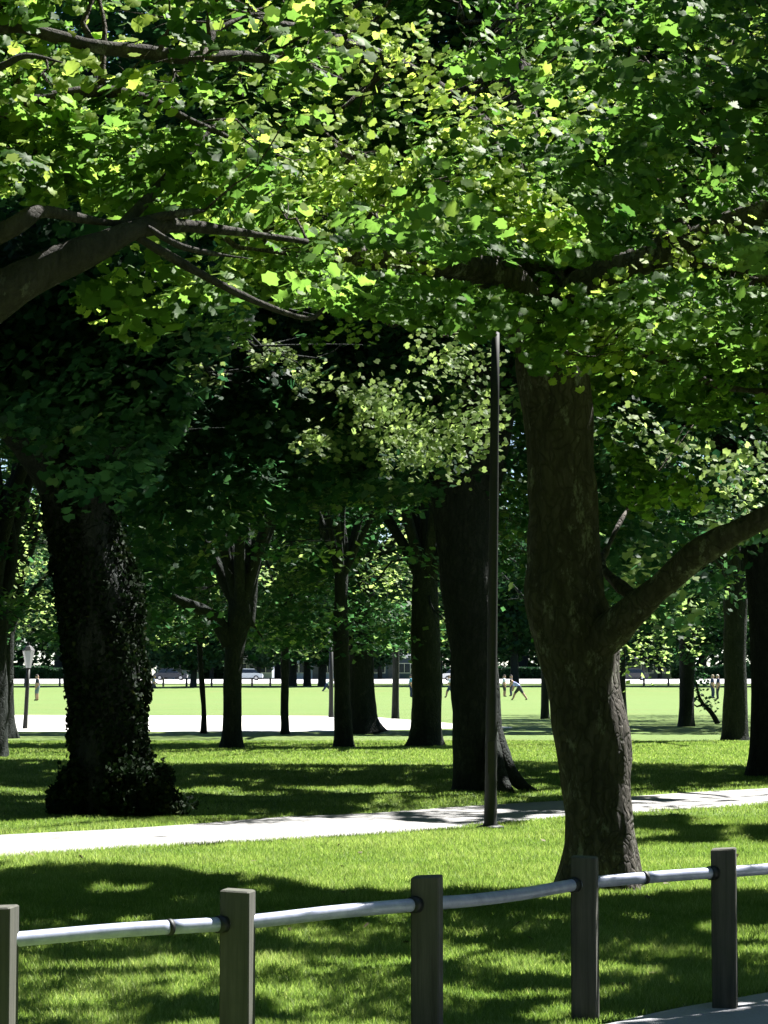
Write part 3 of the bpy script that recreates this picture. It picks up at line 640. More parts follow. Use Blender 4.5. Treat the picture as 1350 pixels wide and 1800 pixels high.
# others: (name, label, rows, Y, crown (dx, z, rx, rz), extras)
def far_extra(ids): return [(far_sprays[i][0], far_sprays[i][1], int(330 * far_sprays[i][1] ** 2) + 40) for i in ids]
OT = [
 ('lime_tree', 'dark straight trunk forking low, first past the ivy-clad tree to its right', [(1315, 386, 427), (1295, 390, 425), (1250, 393, 424), (1200, 393, 425), (1150, 396, 428), (1110, 398, 436), (1080, 400, 446)], 53.8, (-.3, 8.6, 5.2, 5.4), far_extra([12, 15]),
  [(np.array([P(404, 1130, 53.8), P(375, 1085, 53.6), P(330, 1062, 53.2), P(285, 1040, 53)]), np.array([.2, .16, .12, .05])), (np.array([P(432, 1100, 53.8), P(440, 1030, 53.8), P(450, 950, 53.8)]), np.array([.2, .17, .1]))]),
 ('young_tree', 'very slender young tree leaning slightly, just left of the low forked trunk', [(1289, 352, 364), (1250, 354, 363), (1210, 351, 360), (1170, 348, 357), (1140, 347, 356)], 68, (0, 6, 2.6, 3.0), [], []),
 ('lime_tree', 'slim upright trunk standing on the lawn edge of the white gravel, centre left', [(1290, 492, 509), (1270, 493, 507), (1200, 493, 508), (1140, 494, 508), (1080, 495, 508)], 67, (0, 8.4, 4.4, 5.0), [], []),
 ('lime_tree', 'narrower of two overlapping trunks in the middle, ending lower on the grass', [(1313, 586, 621), (1290, 587, 618), (1240, 587, 616), (1180, 586, 614), (1100, 586, 612), (1020, 588, 612)], 54.6, (0, 9.6, 5.2, 5.8), [], []),
 ('plane_tree', 'broad trunk with a flared foot half behind the narrower middle trunk', [(1289, 612, 676), (1265, 614, 664), (1220, 612, 660), (1160, 612, 657), (1100, 612, 656), (1030, 612, 656)], 67.9, (0, 10.2, 6, 5.8), [], []),
 ('young_tree', 'thin trunk between the flared plane trunk and the next broad trunk', [(1263, 688, 702), (1230, 689, 701), (1190, 690, 702), (1140, 690, 702)], 92, (0, 8.2, 4, 5), [], []),
 ('plane_tree', 'broad trunk with spreading root feet left of the big forked tree', [(1311, 714, 780), (1290, 720, 776), (1240, 723, 775), (1180, 723, 775), (1100, 723, 772), (1030, 724, 770)], 55.5, (0, 9.6, 5.4, 5.6), far_extra([0, 1, 2, 3]), []),
 ('young_tree', 'short dark trunk glimpsed left of the big leaning maple trunk', [(1263, 950, 966), (1230, 951, 965), (1180, 951, 965), (1120, 951, 964)], 92, (.5, 9, 5, 5.8), [], []),
 ('lime_tree', 'dark trunk just right of the big leaning maple, half hidden by it', [(1264, 1082, 1102), (1240, 1083, 1101), (1180, 1084, 1100), (1110, 1084, 1099)], 90, (0, 9.4, 5.4, 6), far_extra([13]), []),
 ('lime_tree', 'straight dark trunk right of centre beside a thin leaning stem', [(1277, 1192, 1222), (1255, 1194, 1220), (1200, 1194, 1221), (1140, 1194, 1222), (1080, 1194, 1222)], 77.5, (0, 9.4, 5.6, 6), far_extra([7, 8, 9]), []),
 ('plane_tree', 'wide pale-footed trunk second from the right edge', [(1300, 1266, 1316), (1280, 1269, 1314), (1230, 1271, 1313), (1160, 1272, 1312), (1100, 1272, 1312), (1050, 1270, 1316)], 61, (.4, 9.2, 5.6, 5.8), [], []),
 ('lime_tree', 'dark trunk cut by the right edge with a curved foot', [(1363, 1313, 1420), (1330, 1318, 1412), (1250, 1320, 1408), (1150, 1318, 1406), (1050, 1314, 1404), (980, 1308, 1410)], 38.8, (.6, 9.4, 5.6, 5.4), [(c, r * .8, int(420 * r * r) + 40) for c, r in right_sprays], []),
 ('lime_tree', 'dark trunk cut by the left edge, nearer of the pair there', [(1330, -60, 15), (1300, -56, 14), (1240, -56, 14), (1160, -54, 12), (1090, -52, 14)], 48, (-.3, 8.8, 5.2, 5.4), [], [(np.array([P(-30, 1130, 48), P(2, 1060, 48), P(20, 960, 48), P(10, 860, 48)]), np.array([.2, .17, .12, .05]))]),
 ('plane_tree', 'trunk with a long flared root behind the tree at the left edge', [(1297, -12, 32), (1275, -10, 26), (1240, -8, 24), (1180, -8, 24), (1110, -6, 26), (1080, -4, 30)], 62.8, (0, 8.8, 5, 5.4), far_extra([4, 5, 6, 14]),
  [(np.array([P(14, 1120, 62.8), P(34, 1040, 62.8), P(48, 950, 62.6), P(70, 880, 62.4)]), np.array([.16, .12, .09, .04])), (np.array([P(8, 1110, 62.8), P(22, 1000, 62.8), P(30, 900, 62.8)]), np.array([.13, .1, .05])),
   (np.array([P(20, 1092, 62.8), P(60, 1040, 62.8), P(90, 1000, 62.8)]), np.array([.12, .09, .04]))]),
]
for k, (nm, lab, rows_, Y, cr, exl, exlimb) in enumerate(OT):
    small = nm == 'young_tree'
    kind = 'mid' if Y < 44 else 'far'
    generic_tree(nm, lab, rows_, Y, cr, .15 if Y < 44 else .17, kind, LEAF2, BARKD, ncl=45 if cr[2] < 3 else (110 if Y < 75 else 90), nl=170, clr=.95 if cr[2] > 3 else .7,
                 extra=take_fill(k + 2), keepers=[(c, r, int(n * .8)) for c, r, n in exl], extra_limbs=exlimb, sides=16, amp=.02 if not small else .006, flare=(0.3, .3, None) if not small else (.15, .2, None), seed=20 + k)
# leaning stem with a few leaves
st = MB(); b0 = P(1262, 1271, 82); b0[2] = 0
sapl = empty('sapling', b0, 'thin leaning bare stem with a few leaves between two dark trunks on the right', 'tree')
st.tube([b0, P(1250, 1252, 82), P(1236, 1238, 82), P(1228, 1222, 82), P(1224, 1200, 82)], [.1, .08, .07, .05, .03], 8, sub=3)
st.tube([P(1236, 1238, 82), P(1225, 1242, 82), P(1218, 1236, 82)], [.05, .035, .02], 6, sub=2)
o = st.build('trunk', BARKD, sapl, b0, True); o.location = (0, 0, 0)
C = np.concatenate([P(1248, 1238, 82) + R.normal(0, .16, (40, 3)), P(1226, 1225, 82) + R.normal(0, .12, (20, 3)), P(1228, 1195, 82) + R.normal(0, .22, (90, 3))])
link('crown', leaves_mesh('crown', C, .12 + .08 * R.random(len(C)), R.random(len(C)) * .5, 'far', origin=b0), LEAF2, sapl)

# ---------------------------------------------------------------- ground, paths
def gz(y): return np.interp(y, [0, 205, 225, 250, 330, 3000], [0, 0, .55, .80, 1.30, 1.30])
xs = np.concatenate([np.linspace(-600, -40, 12), np.linspace(-30, 30, 41), np.linspace(40, 600, 12)])
ys = np.concatenate([np.linspace(-60, 6, 6), np.linspace(8, 110, 60), np.linspace(115, 200, 10), np.linspace(203, 340, 60), [500, 1000, 2500]])
X, Yg = np.meshgrid(xs, ys); Z = gz(Yg) + 0 * X
V = np.stack([X, Yg, Z], -1).reshape(-1, 3); nx = len(xs)
F_ = np.array([(j * nx + i, j * nx + i + 1, (j + 1) * nx + i + 1, (j + 1) * nx + i) for j in range(len(ys) - 1) for i in range(nx - 1)])
gm, nt, b = mat('lawn')
a1 = noise(nt, .35, 5, .6); a2 = noise(nt, 9.0, 6, .75); a3 = noise(nt, 90.0, 3, .7)
c1 = ramp(nt, a2, [(.3, (.088, .143, .036)), (.7, (.142, .192, .060))])
c1 = mixc(nt, ramp(nt, a1, [(.50, (0, 0, 0)), (.68, (.5, .5, .5))]), c1, (.175, .175, .065))
c1 = mixc(nt, ramp(nt, a3, [(.35, (.55, .55, .55)), (.6, (0, 0, 0))]), c1, (.035, .065, .010))
st1 = noise(nt, .14, 3, .5, stretch=(.05, 1, 1))
c1 = mixc(nt, ramp(nt, st1, [(.45, (0, 0, 0)), (.55, (.6, .6, .6))]), c1, (.105, .160, .045))
nt.links.new(c1, b.inputs['Base Color']); b.inputs['Roughness'].default_value = .95; b.inputs['Specular IOR Level'].default_value = .15
bump(nt, b, a3, .8, .02)
gme = fastmesh('ground', V, F_, smooth=True)
tag(link('ground', gme, gm), kind='structure')

def sheet(name, left, right, m, z=.004, sub=6, zf=None):
    """ribbon between two edge lines given as ground points"""
    A, _ = smooth_line(np.array(left), np.ones(len(left)), sub); B, _ = smooth_line(np.array(right), np.ones(len(right)), sub)
    V = []; 
    for a_, b_ in zip(A, B):
        for t in (0, .33, .66, 1):
            q = a_ * (1 - t) + b_ * t; jit = 0.0
            if t in (0, 1): jit = .035 * (vnoise(np.array([q[0] * 2.3]), np.array([q[1] * 2.3]), np.array([3.0 + t]))[0] - .5)
            V.append((q[0], q[1] + jit, z + (float(gz(q[1])) if zf else 0)))
    F_ = [(4 * i + j, 4 * i + j + 1, 4 * i + 5 + j, 4 * i + 4 + j) for i in range(len(A) - 1) for j in range(3)]
    mb = MB(); mb.add(V, F_); return tag(mb.build(name, m), kind='structure')
def paving(name, c, sc=60, crack=0.0):
    m, nt, b = mat(name)
    f = noise(nt, sc, 5, .7); g = noise(nt, 1.1, 4, .6)
    c0 = ramp(nt, f, [(.3, tuple(x * .78 for x in c)), (.7, tuple(x * 1.15 for x in c))])
    nt.links.new(mixc(nt, ramp(nt, g, [(.4, (0, 0, 0)), (.65, (.4, .4, .4))]), c0, tuple(x * .72 for x in c)), b.inputs['Base Color'])
    b.inputs['Roughness'].default_value = .85; bump(nt, b, f, .5, .006); return m
PATH = paving('path_asphalt', (.24, .236, .235)); GRAV = paving('gravel', (.46, .44, .42), 40); ROADM = paving('road_surface', (.42, .41, .40), 20)
lo = [(-500, 1532), (-250, 1526), (0, 1508), (200, 1493), (400, 1483), (550, 1475), (700, 1466), (800, 1456), (985, 1439), (1115, 1429), (1200, 1424), (1350, 1413), (1500, 1402), (1700, 1388)]
hi = [(-500, 1486), (-250, 1480), (0, 1468), (200, 1458), (340, 1449), (500, 1436), (650, 1430), (800, 1419), (985, 1408), (1115, 1400), (1200, 1394), (1350, 1386), (1500, 1378), (1700, 1368)]
sheet('path', [G(*a) for a in lo], [G(*a) for a in hi], PATH)
lo2 = [(-900, 1287), (-400, 1286), (0, 1286), (300, 1286), (600, 1286), (700, 1283), (800, 1280.5), (900, 1280)]
hi2 = [(-900, 1257), (-400, 1257), (0, 1257), (300, 1258), (600, 1259), (700, 1264), (800, 1272), (900, 1278)]
sheet('gravel_area', [G(*a) for a in lo2], [G(*a) for a in hi2], GRAV)
# the pavement on the viewer's side of the fence
pe = [(700, 1900), (900, 1845), (1070, 1800), (1200, 1772), (1290, 1757), (1350, 1746), (1500, 1722), (1700, 1690)]
A = [G(*a) for a in pe]; B = [q + np.array([1.6, -1.9, 0]) for q in A]
sheet('pavement', A, B, paving('pavement_asphalt', (.26, .26, .28), 80))
# far road
rd = MB(); xs2 = np.linspace(-160, 160, 41); V = []
for y in (252, 290, 331): V += [(x, y, float(gz(y)) + .02) for x in xs2]
rd.add(V, [(r * 41 + i, r * 41 + i + 1, (r + 1) * 41 + i + 1, (r + 1) * 41 + i) for r in range(2) for i in range(40)])
tag(rd.build('road', ROADM), kind='structure')
kb = MB(); kb.box((0, 251.8, .86), (320, .3, .14)); tag(kb.build('kerb', plain('kerb_stone', (.3, .3, .3))), kind='structure')

# ---------------------------------------------------------------- grass blades on the near lawn
def on_paved(x, y):
    px, py = proj(np.stack([x, y, 0 * x], 1))
    l = np.interp(px, [a for a, b in lo], [b for a, b in lo]); h = np.interp(px, [a for a, b in hi], [b for a, b in hi])
    e = np.interp(px, [a for a, b in pe], [b for a, b in pe])
    return ((py < l - 1.0) & (py > h + .3)) | (py > e - 2)
nb = 520000
py = 1190 + 6720 / (10.6 + (27.5 - 10.6) * R.random(nb) ** 1.25); yb = 6720 / (py - 1190)
xb = (R.random(nb) - .5) * (1350 + 260) / S(yb)
kk = ~on_paved(xb, yb); xb, yb = xb[kk], yb[kk]; nb = len(xb)
cl = vnoise(xb * 1.5, yb * 1.5, 0 * xb) * .6 + vnoise(xb * 6, yb * 6, 4 + 0 * xb) * .4
n2 = 330000; y2 = R.uniform(27, 60, n2); x2 = (R.random(n2) - .5) * 1640 / S(y2); kk = ~on_paved(x2, y2)
xb, yb = np.concatenate([xb, x2[kk]]), np.concatenate([yb, y2[kk]]); nb = len(xb)
cl = vnoise(xb * 1.5, yb * 1.5, 0 * xb) * .6 + vnoise(xb * 6, yb * 6, 4 + 0 * xb) * .4
fs_ = np.clip(yb / 22, 1, 2.4)
h = (.018 + .034 * R.random(nb)) * (.55 + cl); w = (.0028 + .0022 * R.random(nb)) * fs_ ** 1.3
a = R.random(nb) * 2 * np.pi; lean = R.normal(0, .45, (nb, 2)) * h[:, None]
B0 = np.stack([xb, yb, np.full(nb, -.002)], 1); dx = np.stack([np.cos(a) * w, np.sin(a) * w, 0 * a], 1)
tip = B0 + np.concatenate([lean, h[:, None]], 1)
V = np.stack([B0 - dx, B0 + dx, tip], 1).reshape(-1, 3)
tg = np.clip(.30 + .45 * cl + R.normal(0, .15, nb), 0, 1)
gme = fastmesh('grass', V, np.arange(nb * 3).reshape(-1, 3), tg)
tag(link('grass', gme, BLADE), 'short mown grass blades on the near lawn', 'grass', kind='stuff')

n = 36; yy = R.uniform(11, 26, n); xx = (R.random(n) - .5) * 1600 / S(yy); kk = ~on_paved(xx, yy)
C = np.stack([xx, yy, np.full(n, .035)], 1)[kk]
tag(link('fallen_leaves', leaves_mesh('fallen_leaves', C, .03 + .03 * R.random(len(C)), R.random(len(C)), 'near', tilt=.5), plain('dry_leaf', (.09, .075, .03), .8, var=.5)), 'scattered dry fallen leaves on the near lawn', 'leaves', kind='stuff')
# ---------------------------------------------------------------- fence
WOOD, nt, b = mat('weathered_wood')
f = noise(nt, 30, 6, .7, stretch=(1, 1, .05)); g = noise(nt, 4, 4, .6); k2 = noise(nt, 60, 3, .8, stretch=(1, 1, .03))
c1 = ramp(nt, f, [(.3, (.028, .028, .023)), (.7, (.095, .092, .076))])
c1 = mixc(nt, ramp(nt, g, [(.4, (0, 0, 0)), (.7, (.6, .6, .6))]), c1, (.04, .046, .032))
c1 = mixc(nt, ramp(nt, k2, [(.66, (0, 0, 0)), (.72, (.8, .8, .8))]), c1, (.03, .027, .022))
nt.links.new(c1, b.inputs['Base Color']); b.inputs['Roughness'].default_value = .9; bump(nt, b, f, .6, .006)
STEEL, nt, b = mat('galvanised_steel')
f = noise(nt, 14, 5, .65); f2 = noise(nt, 3, 3, .5)
nt.links.new(ramp(nt, f, [(.3, (.22, .245, .34)), (.7, (.36, .385, .50))]), b.inputs['Base Color'])
b.inputs['Metallic'].default_value = .15; b.inputs['Roughness'].default_value = .4; bump(nt, b, f2, .2, .004)
BLACK = plain("black_paint", (.004, .006, .006), .6, 0, .3, 12)
posts = [(-2.25, 8.05), (-1.405, 8.80), (-.575, 9.48), (.18, 10.1), (.935, 11.23), (1.655, 11.73), (2.45, 12.35)]
fence = empty('rail_fence', (posts[1][0], posts[1][1], 0), 'low fence of square grey timber posts joined by a single galvanised pipe rail', 'fence')
fo = np.array([posts[1][0], posts[1][1], 0])
th0 = [-9, -9, -10, -11, -12, -12, -12]
for i, (x, y) in enumerate(posts):
    mb = MB(); hh = .765 + (0, 0, 0, .003, 0, .002, 0)[i]; w = .118
    mb.box((0, 0, hh / 2 - .15), (w, w, hh + .3), math.radians(th0[i]), bev=.006)
    V = mb.v[0]; V = V.copy()
    tl = V[:, 2] > 0; V[tl, 2] += V[tl, 0] * .05 * (1 if i % 2 else -1)
    mb.v[0] = V + [x, y, 0]
    o = mb.build('post', WOOD, fence, fo); o.location = (0, 0, 0)
    ho = MB()                                                    # shade of the hole where the pipe enters, drawn as a black ring
    d = np.array([.70, .70, 0]) if i < 3 else np.array([.76, .6, 0])
    d /= np.linalg.norm(d); c = np.array([x, y, .64])
rail_pts = [(posts[0][0], posts[0][1], .64), (posts[1][0], posts[1][1], .64), (-1.0, 9.15, .642), (posts[2][0], posts[2][1], .636), (-.2, 9.79, .648), (posts[3][0], posts[3][1], .652), (.38, 10.42, .637), (.62, 10.80, .630),
            (posts[4][0], posts[4][1], .640), (1.3, 11.48, .650), (posts[5][0], posts[5][1], .652), (posts[6][0], posts[6][1], .652)]
rp, _ = smooth_line(np.array(rail_pts), np.ones(len(rail_pts)), 6)
def seg(x0, x1): q = rp[(rp[:, 0] >= x0) & (rp[:, 0] <= x1)]; return q
def at_x(x): return np.array([x, np.interp(x, rp[:, 0], rp[:, 1]), np.interp(x, rp[:, 0], rp[:, 2])])
j1 = -.372 * 0 + (303 - 675) / 450.0; j2 = (1128 - 675) / 366.0
for x0, x1 in ((-2.3, j1), (j1, j2), (j2, 2.5)):
    q = seg(x0, x1); q = np.concatenate([[at_x(x0)], q, [at_x(x1)]]); q = q[np.concatenate([[True], np.diff(q[:, 0]) > .005])]
    mb = MB(); mb.tube(q, .028, 20); o = mb.build('rail', STEEL, fence, fo, True); o.location = (0, 0, 0)
for j in (j1, j2):
    a_ = at_x(j); t = at_x(j + .02) - at_x(j - .02); t /= np.linalg.norm(t)
    mb = MB(); mb.tube([a_ - t * .010, a_, a_ + t * .010], [.031, .032, .031], 20); o = mb.build('joint_band', BLACK, fence, fo, True); o.location = (0, 0, 0)
for i, (x, y) in enumerate(posts):
    a_ = at_x(x); t = at_x(x + .05) - at_x(x - .05); t /= np.linalg.norm(t)
    mb = MB(); mb.tube([a_ - t * .098, a_ - t * .06], [.034, .035], 18); o = mb.build('hole_shade', BLACK, fence, fo, True); o.location = (0, 0, 0)  # black ring stands in for the shaded hole around the pipe

# ---------------------------------------------------------------- lamp posts
GLASS, nt, b = mat('lantern_glass'); b.inputs['Base Color'].default_value = (.40, .43, .43, 1); b.inputs['Roughness'].default_value = .35
b.inputs['Transmission Weight'].default_value = .35
lb_ = G(862, 1456)
lamp = empty('street_lamp', lb_, 'tall black lamp post rising into the leaves between path and big maple', 'lamp post')
mb = MB(); ln = np.array([.0135, 0, 0])
hs = [-.05, .02, .06, .30, .34, 1.35, 1.40, 3, 4.6, 5.55]; rs = [.09, .09, .070, .068, .064, .062, .054, .050, .046, .043]
mb.tube([lb_ + ln * h_ + [0, 0, h_] for h_ in hs], rs, 20); o = mb.build('pole', BLACK, lamp, lb_, True); o.location = (0, 0, 0)
mb = MB(); mb.box(lb_ + [.007, -.066, .75], (.075, .012, .34), 0, .004); o = mb.build('hatch', BLACK, lamp, lb_); o.location = (0, 0, 0)
mb = MB(); mb.lathe(lb_ + [0, 0, -.01], [(.15, 0), (.15, .03), (.10, .045)], 16); o = mb.build('base_plate', BLACK, lamp, lb_, True); o.location = (0, 0, 0)
t_ = lb_ + ln * 5.55 + [0, 0, 5.55]
mb = MB(); mb.lathe(t_, [(.05, -.03), (.075, 0), (.07, .03), (.12, .05)], 16); o = mb.build('collar', BLACK, lamp, lb_, True); o.location = (0, 0, 0)
mb = MB(); mb.lathe(t_, [(.10, .05), (.17, .40), (.165, .42)], 8); o = mb.build('lantern', GLASS, lamp, lb_); o.location = (0, 0, 0)
mb = MB(); mb.lathe(t_, [(.19, .42), (.12, .52), (.04, .58), (.03, .66), (.01, .70)], 8); o = mb.build('cap', BLACK, lamp, lb_); o.location = (0, 0, 0)
def small_lamp(b0, H_, lean, label, w=.19, pr=.065, mat_=None):
    e = empty('street_lamp', b0, label, 'lamp post', 'old lantern lamp posts by the gravel')
    ln = np.array([lean, 0, 0])
    q = lambda h_: b0 + ln * h_ + [0, 0, h_]
    mb = MB(); mb.tube([q(-.05), q(.1), q(.5), q(1.2), q(H_)], [pr * 1.3, pr * 1.2, pr, pr * .95, pr * .9], 10); o = mb.build('pole', mat_ or BLACK, e, b0, True); o.location = (0, 0, 0)
    mb = MB(); mb.lathe(q(H_), [(w * .42, 0), (w, .52), (w * .96, .54)], 6); o = mb.build('lantern', GLASS, e, b0); o.location = (0, 0, 0)
    mb = MB(); mb.lathe(q(H_), [(w * 1.08, .54), (w * .6, .66), (w * .2, .70), (w * .15, .8)], 6); o = mb.build('cap', BLACK, e, b0); o.location = (0, 0, 0)
small_lamp(G(44, 1281), 1.88, .045, 'lantern lamp post on the white gravel near the left edge')
small_lamp(G(582, 1261), 3.3, .0, 'dark lamp post at the far rim of the gravel beside the middle trunks', pr=.09)

# ---------------------------------------------------------------- far side: bollards, houses, hedge, trees, cars
DK = plain('dark_timber', (.04, .04, .035), .9)
for i in range(14):
    px = (-30, 44, 105, 165, 230, 287, 328, 372, 443, 475, 870, 1030, 1132, 1175)[i]
    Y = 236; b0 = P(px, 1208, Y); b0[2] = float(gz(Y)) - .05
    mb = MB(); mb.lathe(b0, [(.10, 0), (.10, .8), (.08, .88), (.03, .92)], 8)
    where = ['left of the gravel lamp', 'directly behind the gravel lamp', 'left of the ivy trunk', 'hidden by the ivy trunk', 'at the ivy trunk right side', 'just right of the walking person', 'left of the far road tree',
             'right of the slender young tree', 'right of the low forked trunk', 'left of the slim upright trunk', 'beside the lamp post', 'behind the big maple', 'right of the big maple', 'left of the straight right trunk'][i]
    tag(mb.build('bollard', DK, None, b0), 'short dark bollard along the far road, ' + where, 'bollard', 'bollards along the far road')
def house(x0, x1, Y, zb, H_, wallc, roofc, label, nwin, dep=9):
    cx = (x0 + x1) / 2; b0 = np.array([cx, Y, zb]); W = x1 - x0
    e = empty('house', b0, label, 'house', 'houses beyond the far road')
    mb = MB(); mb.box((cx, Y + dep / 2, zb + H_ / 2), (W, dep, H_)); o = mb.build('wall', plain('house_wall', wallc, .8, var=.1), e, b0); o.location = (0, 0, 0)
    a_, r_ = .6, 2.4
    V = [(x0 - a_, Y - a_, zb + H_ + .003), (x1 + a_, Y - a_, zb + H_ + .003), (x1 + a_, Y + dep + a_, zb + H_ + .003), (x0 - a_, Y + dep + a_, zb + H_ + .003), (x0 + 2, Y + dep / 2, zb + H_ + r_), (x1 - 2, Y + dep / 2, zb + H_ + r_)]
    mb = MB(); mb.add(V, [(3, 2, 1, 0), (0, 1, 5, 4), (1, 2, 5), (2, 3, 4, 5), (3, 0, 4)]); o = mb.build('roof', plain('roof_tiles', roofc, .8), e, b0); o.location = (0, 0, 0)
    for i in range(nwin):
        wx = x0 + W * (i + .5) / nwin
        if i == nwin // 2:
            mb = MB(); mb.box((wx, Y - .03, zb + 1.05), (1.0, .08, 2.1)); o = mb.build('door', plain('door_paint', (.08, .09, .12)), e, b0); o.location = (0, 0, 0); continue
        mb = MB()
        for (dx_, dz_, w_, h_) in ((0, .68, 1.8, .1), (0, -.68, 1.8, .1), (-.85, 0, .1, 1.26), (.85, 0, .1, 1.26), (0, 0, .06, 1.26)):
            mb.box((wx + dx_, Y - .04, zb + 1.6 + dz_), (w_, .1, h_))
        o = mb.build('window', plain('window_frame', (.7, .7, .7), .5, var=.05), e, b0); o.location = (0, 0, 0)
        mb = MB(); mb.box((wx, Y - .004, zb + 1.6), (1.6, .02, 1.26)); g_ = mb.build('pane', plain('pane', (.03, .045, .07), .1), o, b0); g_.location = (0, 0, 0)
    return e
z0 = 1.25
def PX(px, Y): return P(px, 1190, Y)[0]
house(PX(275, 340), PX(352, 340), 340, z0, 2.9, (.30, .36, .46), (.05, .055, .065), 'pale blue-grey house between ivy trunk and slender tree', 3)
house(PX(412, 340), PX(478, 340), 340, z0, 2.9, (.33, .37, .43), (.04, .045, .05), 'grey house right of the low forked trunk', 3)
house(PX(505, 341), PX(606, 341), 341, z0, 3.3, (.34, .42, .58), (.10, .10, .12), 'blue-grey house behind the clustered far trunks', 5)
house(PX(655, 340), PX(722, 340), 340, z0, 3.1, (.06, .09, .14), (.08, .09, .11), 'dark blue house between the two broad trunks', 3)
house(PX(1010, 341), PX(1180, 341), 341, z0, 3.0, (.12, .13, .15), (.07, .07, .08), 'dark long house right of the big maple', 6)
def hedge(px0, px1, Y, H_, label):
    a_, b_ = PX(px0, Y), PX(px1, Y); n = int((b_ - a_) * H_ * 260)
    C = np.stack([R.uniform(a_, b_, n), Y + R.uniform(-.8, .8, n), z0 + R.random(n) ** .7 * H_ * (.86 + .28 * vnoise(R.uniform(a_, b_, n) * 0 + np.linspace(0, 1, n) * 0, np.zeros(n), np.zeros(n)))], 1)
    top = .85 + .3 * vnoise(C[:, 0] * .5, 0 * C[:, 0], 0 * C[:, 0]); C[:, 2] = z0 + (C[:, 2] - z0) * top
    b0 = np.array([(a_ + b_) / 2, Y, z0])
    me = leaves_mesh('hedge', C, .35 + .2 * R.random(n), R.random(n) * .6, 'far', tilt=1.2, origin=b0)
    tag(link('hedge', me, LEAF3, None, b0), label, 'hedge', 'hedges along the far road')
hedge(-60, 262, 338, 2.0, 'clipped dark hedge beyond the road behind the ivy trunk')
hedge(353, 411, 338, 2.3, 'dark hedge between the two grey houses')
hedge(724, 1008, 338, 1.8, 'dark hedge behind the lamp post and forked tree')
hedge(1182, 1420, 338, 2.2, 'dark hedge behind the trunks near the right edge')

# far trees: a few prototypes, copied
def far_proto(seed, H_, rx, rz, cz, tr, lab):
    root = empty('park_tree', (0, 0, 0), lab, 'tree', 'trees along the far road')
    top = np.array([0, 0, cz - rz * .7]); cc = np.array([0, 0, cz])
    ends = [cc + np.array([math.cos(a) * rx * .7, math.sin(a) * rx * .7, rz * R.uniform(-.3, .6)]) for a in np.arange(6) * 1.05] + [cc + [0, 0, rz * .8]]
    mb = MB(); lines = [(np.array([[0, 0, -.2], [0, 0, .5], [.05, 0, top[2] * .6], top]), np.array([tr * 1.3, tr, tr * .9, tr * .8]))] + radiate(top, tr * .5, ends)
    for p_, r_ in lines: mb.tube(p_, r_, 10, sub=3)
    mb.build('trunk', BARKD, root, (0, 0, 0), True)
    C = []
    for c, r, n in ellipsoid_clumps(cc, (rx, rx, rz), 130, 1.5, 70, .4): C.append(clump_leaves(c, r, n, .5))
    C = np.concatenate(C); C = C[C[:, 2] > 1.5]
    t = np.clip(R.normal(.45, .2, len(C)), 0, 1)
    link('crown', leaves_mesh('crown', C, .42 + .3 * R.random(len(C)), t, 'far', tilt=.8), LEAF3, root)
    return root
def copy_tree(o, loc, rz, sc, label, group=None):
    r = o.copy(); COL.objects.link(r); r.location = loc; r.rotation_euler = (0, 0, rz); r.scale = (sc, sc, sc); r['label'] = label
    if group: r['group'] = group
    for ch in list(o.children):
        c = ch.copy(); COL.objects.link(c); c.parent = r
    return r
pr = [far_proto(1, 16, 6, 6, 9.2, .45, 'x'), far_proto(2, 20, 7.5, 8, 11, .55, 'x'), far_proto(3, 13, 4.6, 5.2, 7.4, .35, 'x')]
used = [False] * 3
FT = [(340, 232, 2, .95, 'small tree at the road edge just left of the slender young tree'), (514, 240, 0, 1, 'leftmost of the clustered far trunks before the blue-grey house'),
      (540, 241, 0, .9, 'middle of the clustered far trunks before the blue-grey house'), (566, 238, 2, 1.2, 'rightmost of the clustered far trunks before the blue-grey house'),
      (145, 240, 0, 1, 'far road tree hidden behind the ivy-clad trunk'), (905, 240, 0, 1.0, 'far road tree just right of the black lamp post'), (1010, 242, 1, .9, 'far road tree behind the big maple trunk'),
      (1215, 242, 0, 1.1, 'far road tree behind the straight right trunk'), (1330, 240, 1, .9, 'far road tree at the right edge'), (770, 244, 0, 1.05, 'far road tree behind the broad trunk with spreading feet'), (-30, 243, 0, 1, 'far road tree at the left edge')]
for px_, w_ in ((290, 'before the pale blue-grey house'), (372, 'beside the slender young tree'), (455, 'before the grey house'), (600, 'before the right end of the blue-grey house'), (668, 'before the dark blue house'), (1085, 'before the dark long house, left'), (1160, 'before the dark long house, right')):
    FT.insert(11, (px_, 334, 2, .95, 'low crowned tree ' + w_))
for i in range(16):
    FT.append((-120 + i * 105 + rnd.uniform(-20, 20), 356 + rnd.uniform(0, 14), 1, rnd.uniform(1.0, 1.5), ''))
spots = ['beyond the left edge lamp', 'above the hedge left of the gravel lamp', 'behind the ivy-clad trunk', 'right of the ivy-clad trunk', 'behind the first grey house', 'behind the low forked trunk', 'behind the slim upright trunk', 'behind the blue-grey house',
         'over the roof by the flared plane trunk', 'above the dark blue house', 'between the broad trunk and the forked tree', 'behind the lamp post', 'left of the big maple trunk', 'right of the big maple trunk', 'above the long dark house', 'behind the trunks at the right edge']
for k, (px, Y, pi, sc, lab) in enumerate(FT):
    if not lab: lab = 'tall leafy tree behind the houses, ' + spots[k - 18]
    loc = (float(PX(px, Y)), Y, float(gz(Y)) - .1)
    if not used[pi]:
        o = pr[pi]; o.location = loc; o.scale = (sc,) * 3; o['label'] = lab; used[pi] = True
    else: copy_tree(pr[pi], loc, rnd.uniform(0, 6.28), sc, lab)

